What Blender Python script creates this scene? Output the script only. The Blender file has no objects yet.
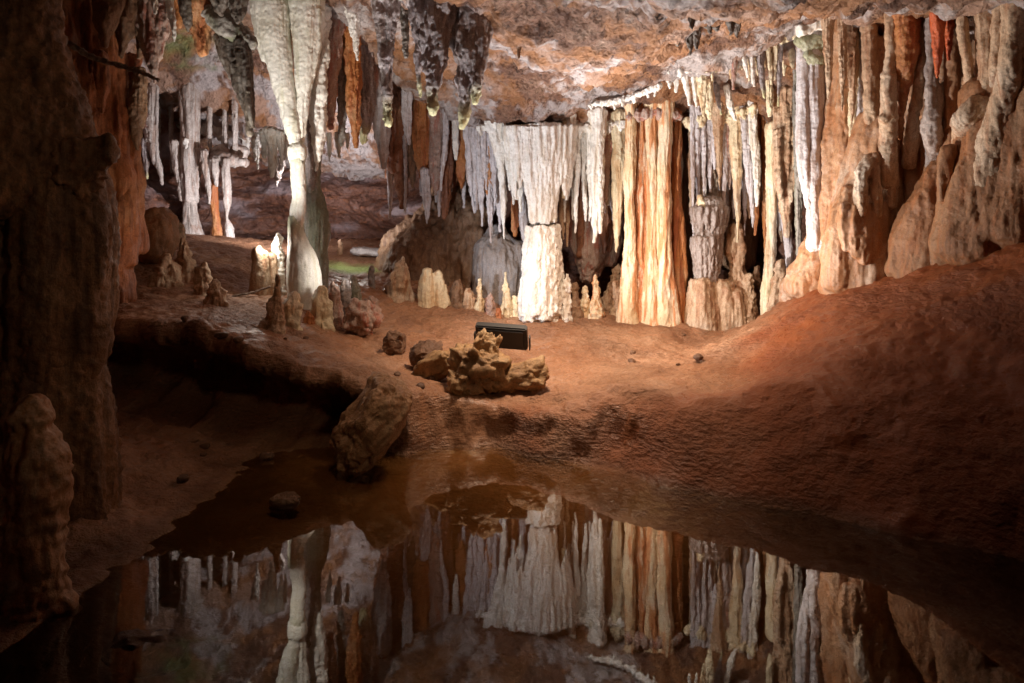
import bpy, math, random
import numpy as np
from mathutils import Vector

random.seed(7)
scene = bpy.context.scene
COL = scene.collection
F, HC, HY, CX = 683.0, 1.65, 250.0, 512.0      # focal length in pixels, eye height, horizon row, centre column

def P(px, py, d):
    return ((px - CX) / F * d, d, HC - (py - HY) / F * d)

# ------------------------------------------------------------------ noise
def _hash(ix, iy, iz, s):
    n = (ix.astype(np.uint32) * np.uint32(374761393) + iy.astype(np.uint32) * np.uint32(668265263)
         + iz.astype(np.uint32) * np.uint32(2246822519) + np.uint32((s * 3266489917) & 0xffffffff))
    n = (n ^ (n >> np.uint32(13))) * np.uint32(1274126177)
    n = (n ^ (n >> np.uint32(15))) * np.uint32(2246822519)
    n = n ^ (n >> np.uint32(16))
    return n.astype(np.float32) / np.float32(2147483648.0) - np.float32(1.0)

def vn(x, y, z, s=0):
    xf, yf, zf = np.floor(x), np.floor(y), np.floor(z)
    fx, fy, fz = x - xf, y - yf, z - zf
    ix, iy, iz = xf.astype(np.int32), yf.astype(np.int32), zf.astype(np.int32)
    u, v, w = [t * t * t * (t * (t * 6 - 15) + 10) for t in (fx, fy, fz)]
    def H(a, b, c): return _hash(ix + a, iy + b, iz + c, s)
    x00 = H(0,0,0) * (1-u) + H(1,0,0) * u; x10 = H(0,1,0) * (1-u) + H(1,1,0) * u
    x01 = H(0,0,1) * (1-u) + H(1,0,1) * u; x11 = H(0,1,1) * (1-u) + H(1,1,1) * u
    return (x00 * (1-v) + x10 * v) * (1-w) + (x01 * (1-v) + x11 * v) * w

def fbm(V, f, s=0, octv=4, st=(1,1,1), gain=.5):
    x, y, z = V[:,0]*f*st[0], V[:,1]*f*st[1], V[:,2]*f*st[2]
    out, a = np.zeros(len(V)), 1.0
    for o in range(octv):
        out += a * vn(x + o*17.3, y - o*9.1, z + o*5.7, s + o); a *= gain
        x, y, z = x*2.03, y*2.03, z*2.03
    return out

# ------------------------------------------------------------------ mesh helpers
def mesh_np(name, V, Q):
    me = bpy.data.meshes.new(name)
    V = np.asarray(V, np.float32); Q = np.asarray(Q, np.int32); k = Q.shape[1]
    me.vertices.add(len(V)); me.vertices.foreach_set('co', V.ravel())
    me.loops.add(Q.size); me.loops.foreach_set('vertex_index', Q.ravel())
    me.polygons.add(len(Q))
    me.polygons.foreach_set('loop_start', np.arange(0, Q.size, k, dtype=np.int32))
    me.polygons.foreach_set('loop_total', np.full(len(Q), k, np.int32))
    me.polygons.foreach_set('use_smooth', np.ones(len(Q), bool))
    me.update(calc_edges=True); me.validate()
    return me

def normals(me):
    N = np.empty(len(me.vertices) * 3, np.float32)
    me.vertex_normals.foreach_get('vector', N)
    return N.reshape(-1, 3)

def coords(me):
    V = np.empty(len(me.vertices) * 3, np.float32)
    me.vertices.foreach_get('co', V)
    return V.reshape(-1, 3)

def setco(me, V):
    me.vertices.foreach_set('co', np.asarray(V, np.float32).ravel()); me.update()

def link(name, me, mat, origin=(0,0,0), parent=None):
    """mesh in world space; the object's origin goes to origin"""
    o = bpy.data.objects.new(name, me); COL.objects.link(o)
    org = np.array(origin, np.float32)
    setco(me, coords(me) - org)
    base = np.array(parent.location, np.float32) if parent is not None else np.zeros(3, np.float32)
    o.location = tuple(float(v) for v in (org - base))
    if parent is not None: o.parent = parent
    if mat is not None: me.materials.append(mat)
    return o

def tag(o, label=None, cat=None, group=None, kind=None):
    if label: o['label'] = label
    if cat: o['category'] = cat; o['kind'] = 'thing'
    if group: o['group'] = group
    if kind: o['kind'] = kind
    return o

def empty(name, loc, label, cat, group=None):
    o = bpy.data.objects.new(name, None); COL.objects.link(o)
    o.location = loc; o.empty_display_size = .1
    return tag(o, label, cat, group)

def tube(pts, segs=24, sy=1.0, rings=None, flat=.6):
    """pts: (x,y,z,r) list -> closed tube, Catmull-Rom along the points, rounded ends"""
    p = np.array(pts, float)
    L = np.r_[0, np.cumsum(np.linalg.norm(np.diff(p[:, :3], axis=0), axis=1))]
    if rings is None:
        rings = int(min(190, max(24, L[-1] / max(.009, .2 * p[:, 3].mean()))))
    t = np.linspace(0, L[-1], rings)
    def cr(k):
        y = p[:, k]; m = np.gradient(y, L)
        i = np.clip(np.searchsorted(L, t, side='right') - 1, 0, len(L) - 2)
        h = L[i+1] - L[i]; s = (t - L[i]) / h
        return ((2*s**3 - 3*s**2 + 1)*y[i] + (s**3 - 2*s**2 + s)*h*m[i] + (-2*s**3 + 3*s**2)*y[i+1] + (s**3 - s**2)*h*m[i+1])
    c = np.stack([cr(0), cr(1), cr(2)], 1); r = np.maximum(cr(3), .003)
    d = np.gradient(c, axis=0); d /= np.linalg.norm(d, axis=1)[:, None] + 1e-9
    # rounded ends
    def cap(c0, dirn, r0, n=4):
        a = np.linspace(0, math.pi/2, n + 1)[1:]
        return [c0 + dirn * r0 * flat * math.sin(q) for q in a], [max(r0 * math.cos(q), r0*.04) for q in a]
    ca, ra = cap(c[0], -d[0], r[0]); cb, rb = cap(c[-1], d[-1], r[-1])
    c = np.vstack([ca[::-1], c, cb]); r = np.r_[ra[::-1], r, rb]
    d = np.vstack([[d[0]]*len(ca), d, [d[-1]]*len(cb)])
    ref = np.array([0, 1, 0.]) if abs(d[:, 1]).max() < .95 else np.array([1, 0, 0.])
    u = np.cross(np.tile(ref, (len(d), 1)), d); u /= np.linalg.norm(u, axis=1)[:, None]
    w = np.cross(d, u)
    th = np.linspace(0, 2*math.pi, segs, endpoint=False)
    V = (c[:, None, :] + r[:, None, None] * (np.cos(th)[None, :, None] * u[:, None, :] + sy * np.sin(th)[None, :, None] * w[:, None, :])).reshape(-1, 3)
    n = len(c)
    i = np.arange(n - 1)[:, None] * segs; j = np.arange(segs)[None, :]; j2 = (j + 1) % segs
    Q = np.stack([i + j, i + j2, i + segs + j2, i + segs + j], -1).reshape(-1, 4)
    # close the poles with a vertex each (degenerate quads -> use split fans of quads)
    V = np.vstack([V, c[0][None], c[-1][None]])
    a, b = len(V) - 2, len(V) - 1
    k = np.arange(0, segs, 2)
    top = np.stack([np.full(len(k), a), (k + 2) % segs, (k + 1) % segs, k], -1)
    o = (n - 1) * segs
    bot = np.stack([np.full(len(k), b), o + k, o + (k + 1) % segs, o + (k + 2) % segs], -1)
    return V, np.vstack([Q, top, bot])

def merge(parts):
    Vs, Qs, n = [], [], 0
    for V, Q in parts:
        Vs.append(V); Qs.append(Q + n); n += len(V)
    return np.vstack(Vs), np.vstack(Qs)

def remesh(V, Q, voxel, smooth=0):
    me = mesh_np('tmp', V, Q)
    o = bpy.data.objects.new('tmp', me); COL.objects.link(o)
    m = o.modifiers.new('r', 'REMESH'); m.mode = 'VOXEL'; m.voxel_size = voxel; m.use_smooth_shade = True
    if smooth:
        s = o.modifiers.new('s', 'SMOOTH'); s.iterations = smooth; s.factor = .5
    dg = bpy.context.evaluated_depsgraph_get()
    ev = o.evaluated_get(dg)
    out = bpy.data.meshes.new_from_object(ev)
    bpy.data.objects.remove(o); bpy.data.meshes.remove(me)
    out.polygons.foreach_set('use_smooth', np.ones(len(out.polygons), bool))
    return out

SEED = [11]
def rough_up(me, r, flute=.16, knob=.1, fine=.004, ring=0., flf=1.3, vert=.1, ringf=None):
    """displace along the normal: vertical flutes, knobs, growth rings, grain"""
    SEED[0] += 13; s = SEED[0]
    V = coords(me).astype(float); N = normals(me)
    D = np.zeros(len(V))
    if flute: D += flute * r * fbm(V, flf / r, s, 4, (1, 1, vert), .62)
    if knob: D += knob * r * fbm(V, .9 / r, s + 3, 5, (1, 1, .6), .55)
    if ring:
        w = fbm(V, .8 / r, s + 5, 2)
        D += ring * r * np.sin(V[:, 2] * (ringf or (5.5 / r)) + 2.2 * w) * (.6 + .4 * fbm(V, .5 / r, s + 8, 1))
    if fine: D += fine * fbm(V, 38., s + 6, 2)
    setco(me, V + N * D[:, None])
    return me

# ------------------------------------------------------------------ materials
def ramp(nt, cols, pos=None, interp='LINEAR'):
    n = nt.nodes.new('ShaderNodeValToRGB'); cr = n.color_ramp; cr.interpolation = interp
    k = len(cols); pos = pos or [.3 + .4 * i / max(1, k - 1) for i in range(k)]
    while len(cr.elements) < k: cr.elements.new(.5)
    for e, c, p in zip(cr.elements, cols, pos): e.position = p; e.color = (*c, 1)
    return n

MATS = {}
def rock(name, cols, streak=None, sfac=.6, speck=None, kfac=.35, scale=1.6, rough=.5, bump=.7, bdist=.02, bscale=40., crisp=0., grain=.66, tip=None, vstr=.09, sscale=16., spos=(.5, .62), kscale=22., coat=.0, tone=None):
    m = bpy.data.materials.new(name); m.use_nodes = True; nt = m.node_tree; nd = nt.nodes; lk = nt.links
    b = nd['Principled BSDF']
    geo = nd.new('ShaderNodeNewGeometry')
    n1 = nd.new('ShaderNodeTexNoise'); n1.inputs['Scale'].default_value = scale; n1.inputs['Detail'].default_value = 7; n1.inputs['Roughness'].default_value = .62
    lk.new(geo.outputs['Position'], n1.inputs['Vector'])
    r1 = ramp(nt, cols); lk.new(n1.outputs['Fac'], r1.inputs['Fac'])
    col = r1.outputs['Color']
    def mixc(fac, a, bcol, mode='MIX'):
        x = nd.new('ShaderNodeMix'); x.data_type = 'RGBA'; x.blend_type = mode
        if isinstance(fac, float): x.inputs['Factor'].default_value = fac
        else: lk.new(fac, x.inputs['Factor'])
        lk.new(a, x.inputs['A'])
        if isinstance(bcol, tuple): x.inputs['B'].default_value = (*bcol, 1)
        else: lk.new(bcol, x.inputs['B'])
        return x.outputs['Result']
    def mask(noise_out, lo, hi, mul):
        x = nd.new('ShaderNodeMapRange'); x.interpolation_type = 'SMOOTHSTEP'
        x.inputs['From Min'].default_value = lo; x.inputs['From Max'].default_value = hi; x.inputs['To Max'].default_value = mul
        lk.new(noise_out, x.inputs['Value']); return x.outputs['Result']
    sv = nd.new('ShaderNodeVectorMath'); sv.operation = 'MULTIPLY'; sv.inputs[1].default_value = (1, 1, vstr)
    lk.new(geo.outputs['Position'], sv.inputs[0])
    n2 = nd.new('ShaderNodeTexNoise'); n2.inputs['Scale'].default_value = sscale; n2.inputs['Detail'].default_value = 5
    lk.new(sv.outputs[0], n2.inputs['Vector'])
    if streak:
        col = mixc(mask(n2.outputs['Fac'], spos[0], spos[1], sfac), col, streak)
        n5 = nd.new('ShaderNodeTexNoise'); n5.inputs['Scale'].default_value = sscale * 3.1; n5.inputs['Detail'].default_value = 4
        lk.new(sv.outputs[0], n5.inputs['Vector'])
        col = mixc(mask(n5.outputs['Fac'], spos[0] + .02, spos[1] + .05, sfac * .7), col, tuple(c * .8 for c in streak))
    n3 = nd.new('ShaderNodeTexNoise'); n3.inputs['Scale'].default_value = kscale; n3.inputs['Detail'].default_value = 6; n3.inputs['Roughness'].default_value = .7
    lk.new(geo.outputs['Position'], n3.inputs['Vector'])
    if speck: col = mixc(mask(n3.outputs['Fac'], .55 if crisp else .52, .61 if crisp else .66, kfac), col, speck)
    if tone:                                   # a mineral that changes over the height of the thing
        tc = nd.new('ShaderNodeTexCoord'); sp = nd.new('ShaderNodeSeparateXYZ'); lk.new(tc.outputs['Generated'], sp.inputs[0])
        ad = nd.new('ShaderNodeMath'); ad.operation = 'MULTIPLY_ADD'; ad.inputs[1].default_value = .35; lk.new(n1.outputs['Fac'], ad.inputs[0]); lk.new(sp.outputs['Z'], ad.inputs[2])
        col = mixc(mask(ad.outputs[0], tone[1] + .17, tone[2] + .17, tone[3]), col, tone[0])
    if tip:
        tc = nd.new('ShaderNodeTexCoord'); sp = nd.new('ShaderNodeSeparateXYZ'); lk.new(tc.outputs['Generated'], sp.inputs[0])
        mr = nd.new('ShaderNodeMapRange'); mr.interpolation_type = 'SMOOTHSTEP'
        mr.inputs['From Min'].default_value = .22; mr.inputs['From Max'].default_value = .03; mr.inputs['To Max'].default_value = .85
        lk.new(sp.outputs['Z'], mr.inputs['Value']); col = mixc(mr.outputs['Result'], col, tip)
    n6 = nd.new('ShaderNodeTexNoise'); n6.inputs['Scale'].default_value = bscale * 1.7; n6.inputs['Detail'].default_value = 5; n6.inputs['Roughness'].default_value = .75
    lk.new(geo.outputs['Position'], n6.inputs['Vector'])
    gm = nd.new('ShaderNodeMapRange'); gm.inputs['From Min'].default_value = .32; gm.inputs['From Max'].default_value = .68; gm.inputs['To Min'].default_value = max(grain, .9) if cols[1][1] > .55 else grain; gm.inputs['To Max'].default_value = 1.18
    lk.new(n6.outputs['Fac'], gm.inputs['Value'])
    col = mixc(1.0, col, gm.outputs['Result'], 'MULTIPLY')
    lk.new(col, b.inputs['Base Color'])
    rr = nd.new('ShaderNodeMapRange'); rr.inputs['From Min'].default_value = .3; rr.inputs['From Max'].default_value = .7
    rr.inputs['To Min'].default_value = rough - .17; rr.inputs['To Max'].default_value = rough + .18
    lk.new(n3.outputs['Fac'], rr.inputs['Value']); lk.new(rr.outputs['Result'], b.inputs['Roughness'])
    b.inputs['Specular IOR Level'].default_value = .4
    if coat: b.inputs['Coat Weight'].default_value = coat; b.inputs['Coat Roughness'].default_value = .25
    n4 = nd.new('ShaderNodeTexNoise'); n4.inputs['Scale'].default_value = bscale; n4.inputs['Detail'].default_value = 7; n4.inputs['Roughness'].default_value = .65
    lk.new(geo.outputs['Position'], n4.inputs['Vector'])
    ad = nd.new('ShaderNodeMath'); ad.operation = 'ADD'; lk.new(n4.outputs['Fac'], ad.inputs[0]); lk.new(n2.outputs['Fac'], ad.inputs[1])
    if crisp:
        wv_ = nd.new('ShaderNodeVectorMath'); wv_.operation = 'MULTIPLY_ADD'; wv_.inputs[1].default_value = (.12, .12, .12)
        lk.new(n3.outputs['Color'], wv_.inputs[0]); lk.new(geo.outputs['Position'], wv_.inputs[2])
        hs_ = ad.outputs[0]
        for vs_, am_ in ((crisp, .9), (crisp * 3.1, .45)):
            vo = nd.new('ShaderNodeTexVoronoi'); vo.inputs['Scale'].default_value = vs_; lk.new(wv_.outputs[0], vo.inputs['Vector'])
            ma = nd.new('ShaderNodeMath'); ma.operation = 'MULTIPLY_ADD'; ma.inputs[1].default_value = am_
            lk.new(vo.outputs['Distance'], ma.inputs[0]); lk.new(hs_, ma.inputs[2]); hs_ = ma.outputs[0]
        ad = ma
    bp = nd.new('ShaderNodeBump'); bp.inputs['Strength'].default_value = bump; bp.inputs['Distance'].default_value = bdist
    lk.new(ad.outputs[0], bp.inputs['Height']); lk.new(bp.outputs['Normal'], b.inputs['Normal'])
    MATS[name] = m
    return m

W = (.80, .77, .72)
rock('white_calcite', [(.62,.57,.50), (.80,.77,.72), (.84,.83,.80)], streak=(.55,.42,.27), sfac=.45, speck=(.42,.34,.25), kfac=.3, spos=(.54,.68))
rock('pale_chamber', [(.34,.29,.26), (.54,.48,.44), (.62,.58,.55)], streak=(.30,.16,.10), sfac=.55, speck=(.2,.13,.1), kfac=.45)
rock('lavender_calcite', [(.40,.36,.36), (.63,.60,.62), (.54,.50,.52)], streak=(.32,.20,.14), sfac=.5, speck=(.26,.20,.18), kfac=.35)
rock('cream_calcite', [(.62,.50,.33), (.76,.66,.46), (.78,.73,.62)], streak=(.52,.27,.10), sfac=.55, speck=(.40,.26,.14), kfac=.3)
rock('tan_calcite', [(.44,.25,.145), (.58,.41,.27), (.66,.55,.44)], streak=(.34,.15,.07), sfac=.6, speck=(.26,.15,.09), kfac=.4)
rock('rust_calcite', [(.17,.065,.035), (.30,.115,.05), (.38,.21,.13)], streak=(.50,.40,.38), sfac=.45, speck=(.14,.05,.03), kfac=.45, spos=(.57,.7))
rock('orange_calcite', [(.34,.11,.035), (.48,.19,.06), (.52,.32,.18)], streak=(.36,.09,.03), sfac=.6, speck=(.3,.12,.05), kfac=.35)
rock('red_calcite', [(.50,.08,.025), (.60,.13,.04), (.56,.2,.08)], streak=(.34,.05,.02), sfac=.5, speck=(.3,.08,.04), kfac=.3, rough=.4)
rock('brown_calcite', [(.17,.09,.05), (.28,.16,.09), (.34,.22,.14)], streak=(.12,.055,.03), sfac=.55, speck=(.42,.33,.26), kfac=.25)
rock('grey_calcite', [(.16,.13,.12), (.32,.27,.26), (.42,.38,.40)], streak=(.18,.10,.06), sfac=.5, speck=(.62,.60,.60), kfac=.55, kscale=16, tip=(.62,.60,.32))
rock('dark_calcite', [(.07,.055,.045), (.13,.10,.08), (.2,.16,.12)], streak=(.26,.24,.22), sfac=.5, speck=(.10,.10,.06), kfac=.3)
rock('pink_calcite', [(.34,.21,.16), (.46,.33,.27), (.55,.46,.41)], streak=(.42,.10,.05), sfac=.6, speck=(.62,.58,.60), kfac=.35)
rock('moss_stone', [(.17,.15,.13), (.33,.30,.27), (.42,.39,.37)], streak=(.13,.15,.065), sfac=.5, speck=(.07,.07,.05), kfac=.45, spos=(.46,.6), sscale=7)
rock('column_white', [(.60,.55,.43), (.78,.76,.68), (.84,.83,.80)], streak=(.46,.44,.28), sfac=.5, speck=(.50,.46,.38), kfac=.3, spos=(.53,.68), sscale=9, bump=.35, tone=((.42,.44,.30), .74, .95, .8))
rock('red_streak', [(.58,.30,.14), (.60,.22,.08), (.50,.13,.05)], streak=(.72,.58,.42), sfac=.7, speck=(.32,.07,.03), kfac=.45, spos=(.52,.62), sscale=22)
rock('cream_warm', [(.62,.42,.22), (.74,.60,.40), (.74,.68,.56)], streak=(.58,.20,.055), sfac=.8, speck=(.5,.3,.16), kfac=.3, spos=(.48,.60), tone=None)
rock('cap_stone', [(.30,.28,.18), (.42,.42,.27), (.5,.5,.42)], streak=(.2,.2,.1), sfac=.5, speck=(.16,.14,.08), kfac=.4)
rock('drip_stone', [(.26,.19,.15), (.40,.33,.30), (.47,.41,.38)], streak=(.2,.12,.08), sfac=.6, speck=(.2,.13,.1), kfac=.4)
rock('flowstone', [(.31,.14,.065), (.43,.235,.125), (.56,.43,.33)], streak=(.40,.15,.05), sfac=.5, speck=(.50,.42,.38), kfac=.25, kscale=9, bump=.4)
rock('flowstone_brown', [(.21,.085,.035), (.31,.145,.065), (.38,.22,.12)], streak=(.42,.15,.05), sfac=.5, speck=(.2,.1,.05), kfac=.3, kscale=8)
rock('orange_wall', [(.22,.065,.025), (.38,.125,.045), (.42,.2,.09)], streak=(.18,.055,.02), sfac=.7, speck=(.14,.05,.025), kfac=.45, bump=.6)
rock('dark_pillar', [(.15,.07,.035), (.27,.13,.06), (.34,.19,.10)], streak=(.10,.05,.028), sfac=.6, speck=(.07,.045,.03), kfac=.5, bump=.7, bdist=.016)
rock('boulder_stone', [(.22,.11,.055), (.38,.21,.11), (.46,.29,.17)], speck=(.16,.075,.04), kfac=.6, bump=.8, bdist=.014, vstr=1., scale=3)
rock('pile_stone', [(.22,.115,.05), (.38,.22,.10), (.48,.32,.17)], speck=(.10,.06,.03), kfac=.55, bump=.9, bdist=.014, vstr=1., scale=4)
rock('mud_stone', [(.10,.05,.03), (.17,.085,.045), (.22,.12,.07)], speck=(.06,.03,.02), kfac=.5, bump=.8, vstr=1.)
rock('blue_stone', [(.28,.24,.22), (.36,.34,.35), (.42,.36,.32)], streak=(.3,.2,.13), sfac=.4, speck=(.2,.14,.1), kfac=.3)
rock('pale_slab', [(.36,.32,.30), (.5,.47,.46), (.42,.36,.33)], speck=(.2,.14,.1), kfac=.4, vstr=1.)
rock('root_bark', [(.13,.08,.05), (.22,.15,.1), (.3,.23,.17)], streak=(.08,.05,.03), vstr=1.)
rock('cave_wall_rock', [(.08,.035,.025), (.17,.075,.05), (.22,.11,.08), (.33,.26,.25)], streak=(.32,.12,.05), sfac=.45, speck=(.10,.045,.03), kfac=.55, scale=1.1, bump=1., bdist=.08, bscale=9, kscale=6, vstr=3.2, sscale=4, crisp=3.)

def attr_mix(m, attr, color, fac=1.0):
    """tint where the mesh carries a mineral or painted light patch (a float attribute)"""
    nt = m.node_tree; b = nt.nodes['Principled BSDF']; old = b.inputs['Base Color'].links[0].from_socket
    a = nt.nodes.new('ShaderNodeAttribute'); a.attribute_name = attr
    x = nt.nodes.new('ShaderNodeMix'); x.data_type = 'RGBA'
    if fac != 1.0:
        k = nt.nodes.new('ShaderNodeMath'); k.operation = 'MULTIPLY'; k.inputs[1].default_value = fac
        nt.links.new(a.outputs['Fac'], k.inputs[0]); nt.links.new(k.outputs[0], x.inputs['Factor'])
    else: nt.links.new(a.outputs['Fac'], x.inputs['Factor'])
    nt.links.new(old, x.inputs['A']); x.inputs['B'].default_value = (*color, 1)
    nt.links.new(x.outputs['Result'], b.inputs['Base Color'])

def add_attr(me, name, vals):
    at = me.attributes.new(name, 'FLOAT', 'POINT'); at.data.foreach_set('value', np.asarray(vals, np.float32))

# ------------------------------------------------------------------ the shape of the cave: fields through surveyed points
def rbf(pts, lam=.002):
    A = np.array(pts, float); n = len(A)
    def k(r2): return np.where(r2 > 1e-12, .5 * r2 * np.log(np.maximum(r2, 1e-12)), 0.)
    X, Y, Z = A.T
    K = k((X[:, None]-X[None])**2 + (Y[:, None]-Y[None])**2) + lam * n * np.eye(n) * .02
    Pm = np.stack([np.ones(n), X, Y], 1)
    M = np.zeros((n+3, n+3)); M[:n, :n] = K; M[:n, n:] = Pm; M[n:, :n] = Pm.T
    w = np.linalg.solve(M, np.r_[Z, 0, 0, 0])
    def f(x, y):
        x = np.atleast_1d(np.asarray(x, float)); y = np.atleast_1d(np.asarray(y, float)); out = np.empty(x.shape)
        xf, yf, of = x.ravel(), y.ravel(), out.ravel()
        for i in range(0, len(xf), 40000):
            a, b = xf[i:i+40000], yf[i:i+40000]
            of[i:i+40000] = k((a[:, None]-X)**2 + (b[:, None]-Y)**2) @ w[:n] + w[n] + w[n+1]*a + w[n+2]*b
        return of.reshape(x.shape)
    return f

right_side = [P(*q) for q in [
    (600,345,7.8),(700,345,7.9),(640,350,7.7),(700,450,4.82),(700,412,5.0),(660,375,6.0),(600,365,6.9),
    (790,300,8.3),(830,270,7.7),(900,258,7.0),(960,240,6.3),(1024,222,5.7),(1100,200,5.0),
    (760,365,6.0),(720,395,5.45),(760,404,4.95),(800,400,4.85),(800,450,4.52),(800,350,5.75),(800,320,6.5),(860,320,5.8),(900,320,5.45),(900,400,4.65),
    (980,320,4.95),(1024,320,4.65),(1000,450,4.05),(1024,400,4.25),(860,460,4.4),(940,500,4.0),(1100,300,4.3),(1100,450,3.6),
    (600,325,8.8),(650,320,8.9),(740,318,9.3),(640,310,10.5),(780,322,8.6),(560,320,9.0)]]
right_side += [(4.6,3,1.6),(4.6,1.5,1.2),(4.4,0,1.0),(4.4,-2,1.0),(5.5,5,2.6),(5.5,7,2.6),(4.2,7.5,1.9)]
shore = [(.66,5.12,0),(1.28,4.66,0),(1.81,4.3,0),(2.25,3.95,0),(2.71,3.61,0),(3.05,3.0,0),(3.3,2,0),(3.4,.8,.03)]
high_f = rbf([P(*q) for q in [
    (60,312,6.4),(110,320,6.2),(207,330,5.8),(260,350,5.62),(300,366,5.6),(340,378,5.58),(400,390,5.65),(470,398,5.9),(520,404,5.82),(160,312,6.4),(230,322,6.3),(290,338,6.4),(360,355,6.5),
    (100,280,8.0),(160,290,7.6),(230,300,7.5),(300,312,7.7),(250,262,9.2),(180,262,8.6),(200,236,10.8),(130,250,9),
    (350,268,10.5),(350,290,9.0),(330,246,12),(400,246,12.3),(430,275,10.2),(400,310,8.7),(400,340,7.6),(480,318,8.8),(480,350,7.4),
    (330,335,7.2),(600,412,5.35),(600,390,5.9),(560,408,5.6),(560,385,6.2),(650,408,5.15),(480,385,6.3),(440,382,6.3),(260,318,7.0),(230,240,13),(120,240,12)]] + right_side + shore)
low_f = rbf([(-2.06,5.37,0),(-2.03,4.51,0),(-2.02,3.69,0),(-2.07,3.13,0),(-2.12,2.5,0),(-2.15,1.6,0),
    (-1.4,5.5,-.05),(-.7,5.7,-.03),(-.1,5.68,-.03),(.3,5.5,-.01),(.66,5.45,.03),(.3,5.9,.03),(.95,5.2,.06),
    (0,4,-.30),(.8,4,-.42),(1.5,3.3,-.5),(-1,4,-.2),(-1.2,4.9,-.09),(-1.4,3.2,-.2),(0,3,-.42),(0,2.2,-.35),(1.5,2.5,-.5),(-.3,5.2,-.10),(.2,5.2,-.14),
    (-1.6,2.4,-.16),(-1.7,4.2,-.07),(0,1.2,.04),(2,1.2,0),(-1.5,1.2,.02),(0,.4,.12),(0,-2,.12),(3,-2,.3),(-3,-2,.3),
    (-2.72,5.5,.17),(-3.2,5.3,.24),(-2.5,4.6,.1),(-3.5,5,.33),(-3.1,4,.22),(-3.0,3,.22),(-3.0,2,.22),(-3.4,0,.3),(-4.5,3,.7),(-5,5.5,.7),
    (-3.6,6.3,.22),(-2.8,6.2,.1),(-2,5.9,.0)] + right_side + shore)

lip = np.array([(-7,6.8),(-4.2,6.3),(-3.65,6.15),(-2.58,5.75),(-2.07,5.57),(-1.73,5.54),(-1.4,5.52),(-.92,5.58),(-.7,5.72),(-.2,5.70),(.1,5.60),(.4,5.42),(.66,5.24),(1.0,5.0),(1.4,4.72),(1.9,4.4)])
def lip_y(x): return np.interp(x, lip[:,0], lip[:,1])

def floor_parts(x, y):
    hi, lo = high_f(x, y), low_f(x, y)
    s = (y - lip_y(x) + .05 * np.sin(x*5.1) + .03 * np.sin(x*13.7)) / (.20 + .14*np.clip(x, 0, 1)) + .5     # 0 below, 1 above
    s = np.clip(s, 0, 1); s = s*s*(3-2*s)
    wr = np.clip((x - .8) / .7, 0, 1)                             # no step on the right, one convex slope
    s = s * (1-wr) + wr * np.clip((y - 4.2) / 1.5, 0, 1)
    s = np.where(x > 2.2, np.maximum(s, np.clip((x-2.2)/.8, 0, 1)), s)
    return hi, lo, s, wr
def floor_z(x, y):
    hi, lo, s, _ = floor_parts(np.atleast_1d(x), np.atleast_1d(y))
    return lo * (1-s) + hi * s

ceil_f = rbf([P(*q) for q in [
    (560,0,5.6),(560,60,7.1),(560,108,8.6),(500,130,9.3),(600,134,9.5),(640,118,9.1),(700,118,9.0),(740,118,9.0),(790,124,8.7),
    (620,95,8.4),(700,76,8.0),(765,52,7.7),(812,36,7.6),(870,28,7.0),(905,22,6.6),(938,18,6.3),(985,14,5.8),(1012,4,5.4),
    (200,45,10.5),(200,100,11.5),(200,140,12.6),(300,120,11.8),(350,150,12.3),(420,128,10.8),(440,116,9.9),(390,60,8.8),(480,20,7.0),(120,110,12)]]
    + [(0,4.5,3.75),(2,4.5,3.5),(3.5,4,3.3),(0,2,3.6),(-2,4,4.0),(-3.5,4,4.0),(-3,6.5,4.4),(-1.5,6.4,4.25),(-3.9,7.4,4.45),(0,0,3.4),(3,0,3.2),(-3,0,3.4),
       (3,-2,3),(-3,-2,3),(-2.5,8.2,4.75),(0,11,3.1),(2,11,3.1),(4,10,3.0),(5.5,8,3.2),(5.5,5,3.0),(-6,8,4.6),(-6,13.5,3.4),(-2,14,3.0)])

def hit_ceil(px, py, d0=4.0, d1=13.0):
    d = np.arange(d0, d1, .02); X = (px-CX)/F*d; Z = HC - (py-HY)/F*d
    k = np.nonzero(Z >= ceil_f(X, d))[0]
    return float(d[k[0]]) if len(k) else None
def hit_floor(px, py, d0=3.0, d1=13.5):
    d = np.arange(d0, d1, .02); X = (px-CX)/F*d; Z = HC - (py-HY)/F*d
    k = np.nonzero(Z <= floor_z(X, d))[0]
    return float(d[k[0]]) if len(k) else None

def grid_mesh(name, xs, ys, X, Y, Z, flip=False):
    nx, ny = len(xs), len(ys)
    i = np.arange(ny-1)[:, None]*nx; j = np.arange(nx-1)[None]
    Q = np.stack([i+j, i+j+1, i+nx+j+1, i+nx+j], -1).reshape(-1, 4)
    if flip: Q = Q[:, ::-1]
    return mesh_np(name, np.stack([X.ravel(), Y.ravel(), Z.ravel()], 1), Q)

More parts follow.
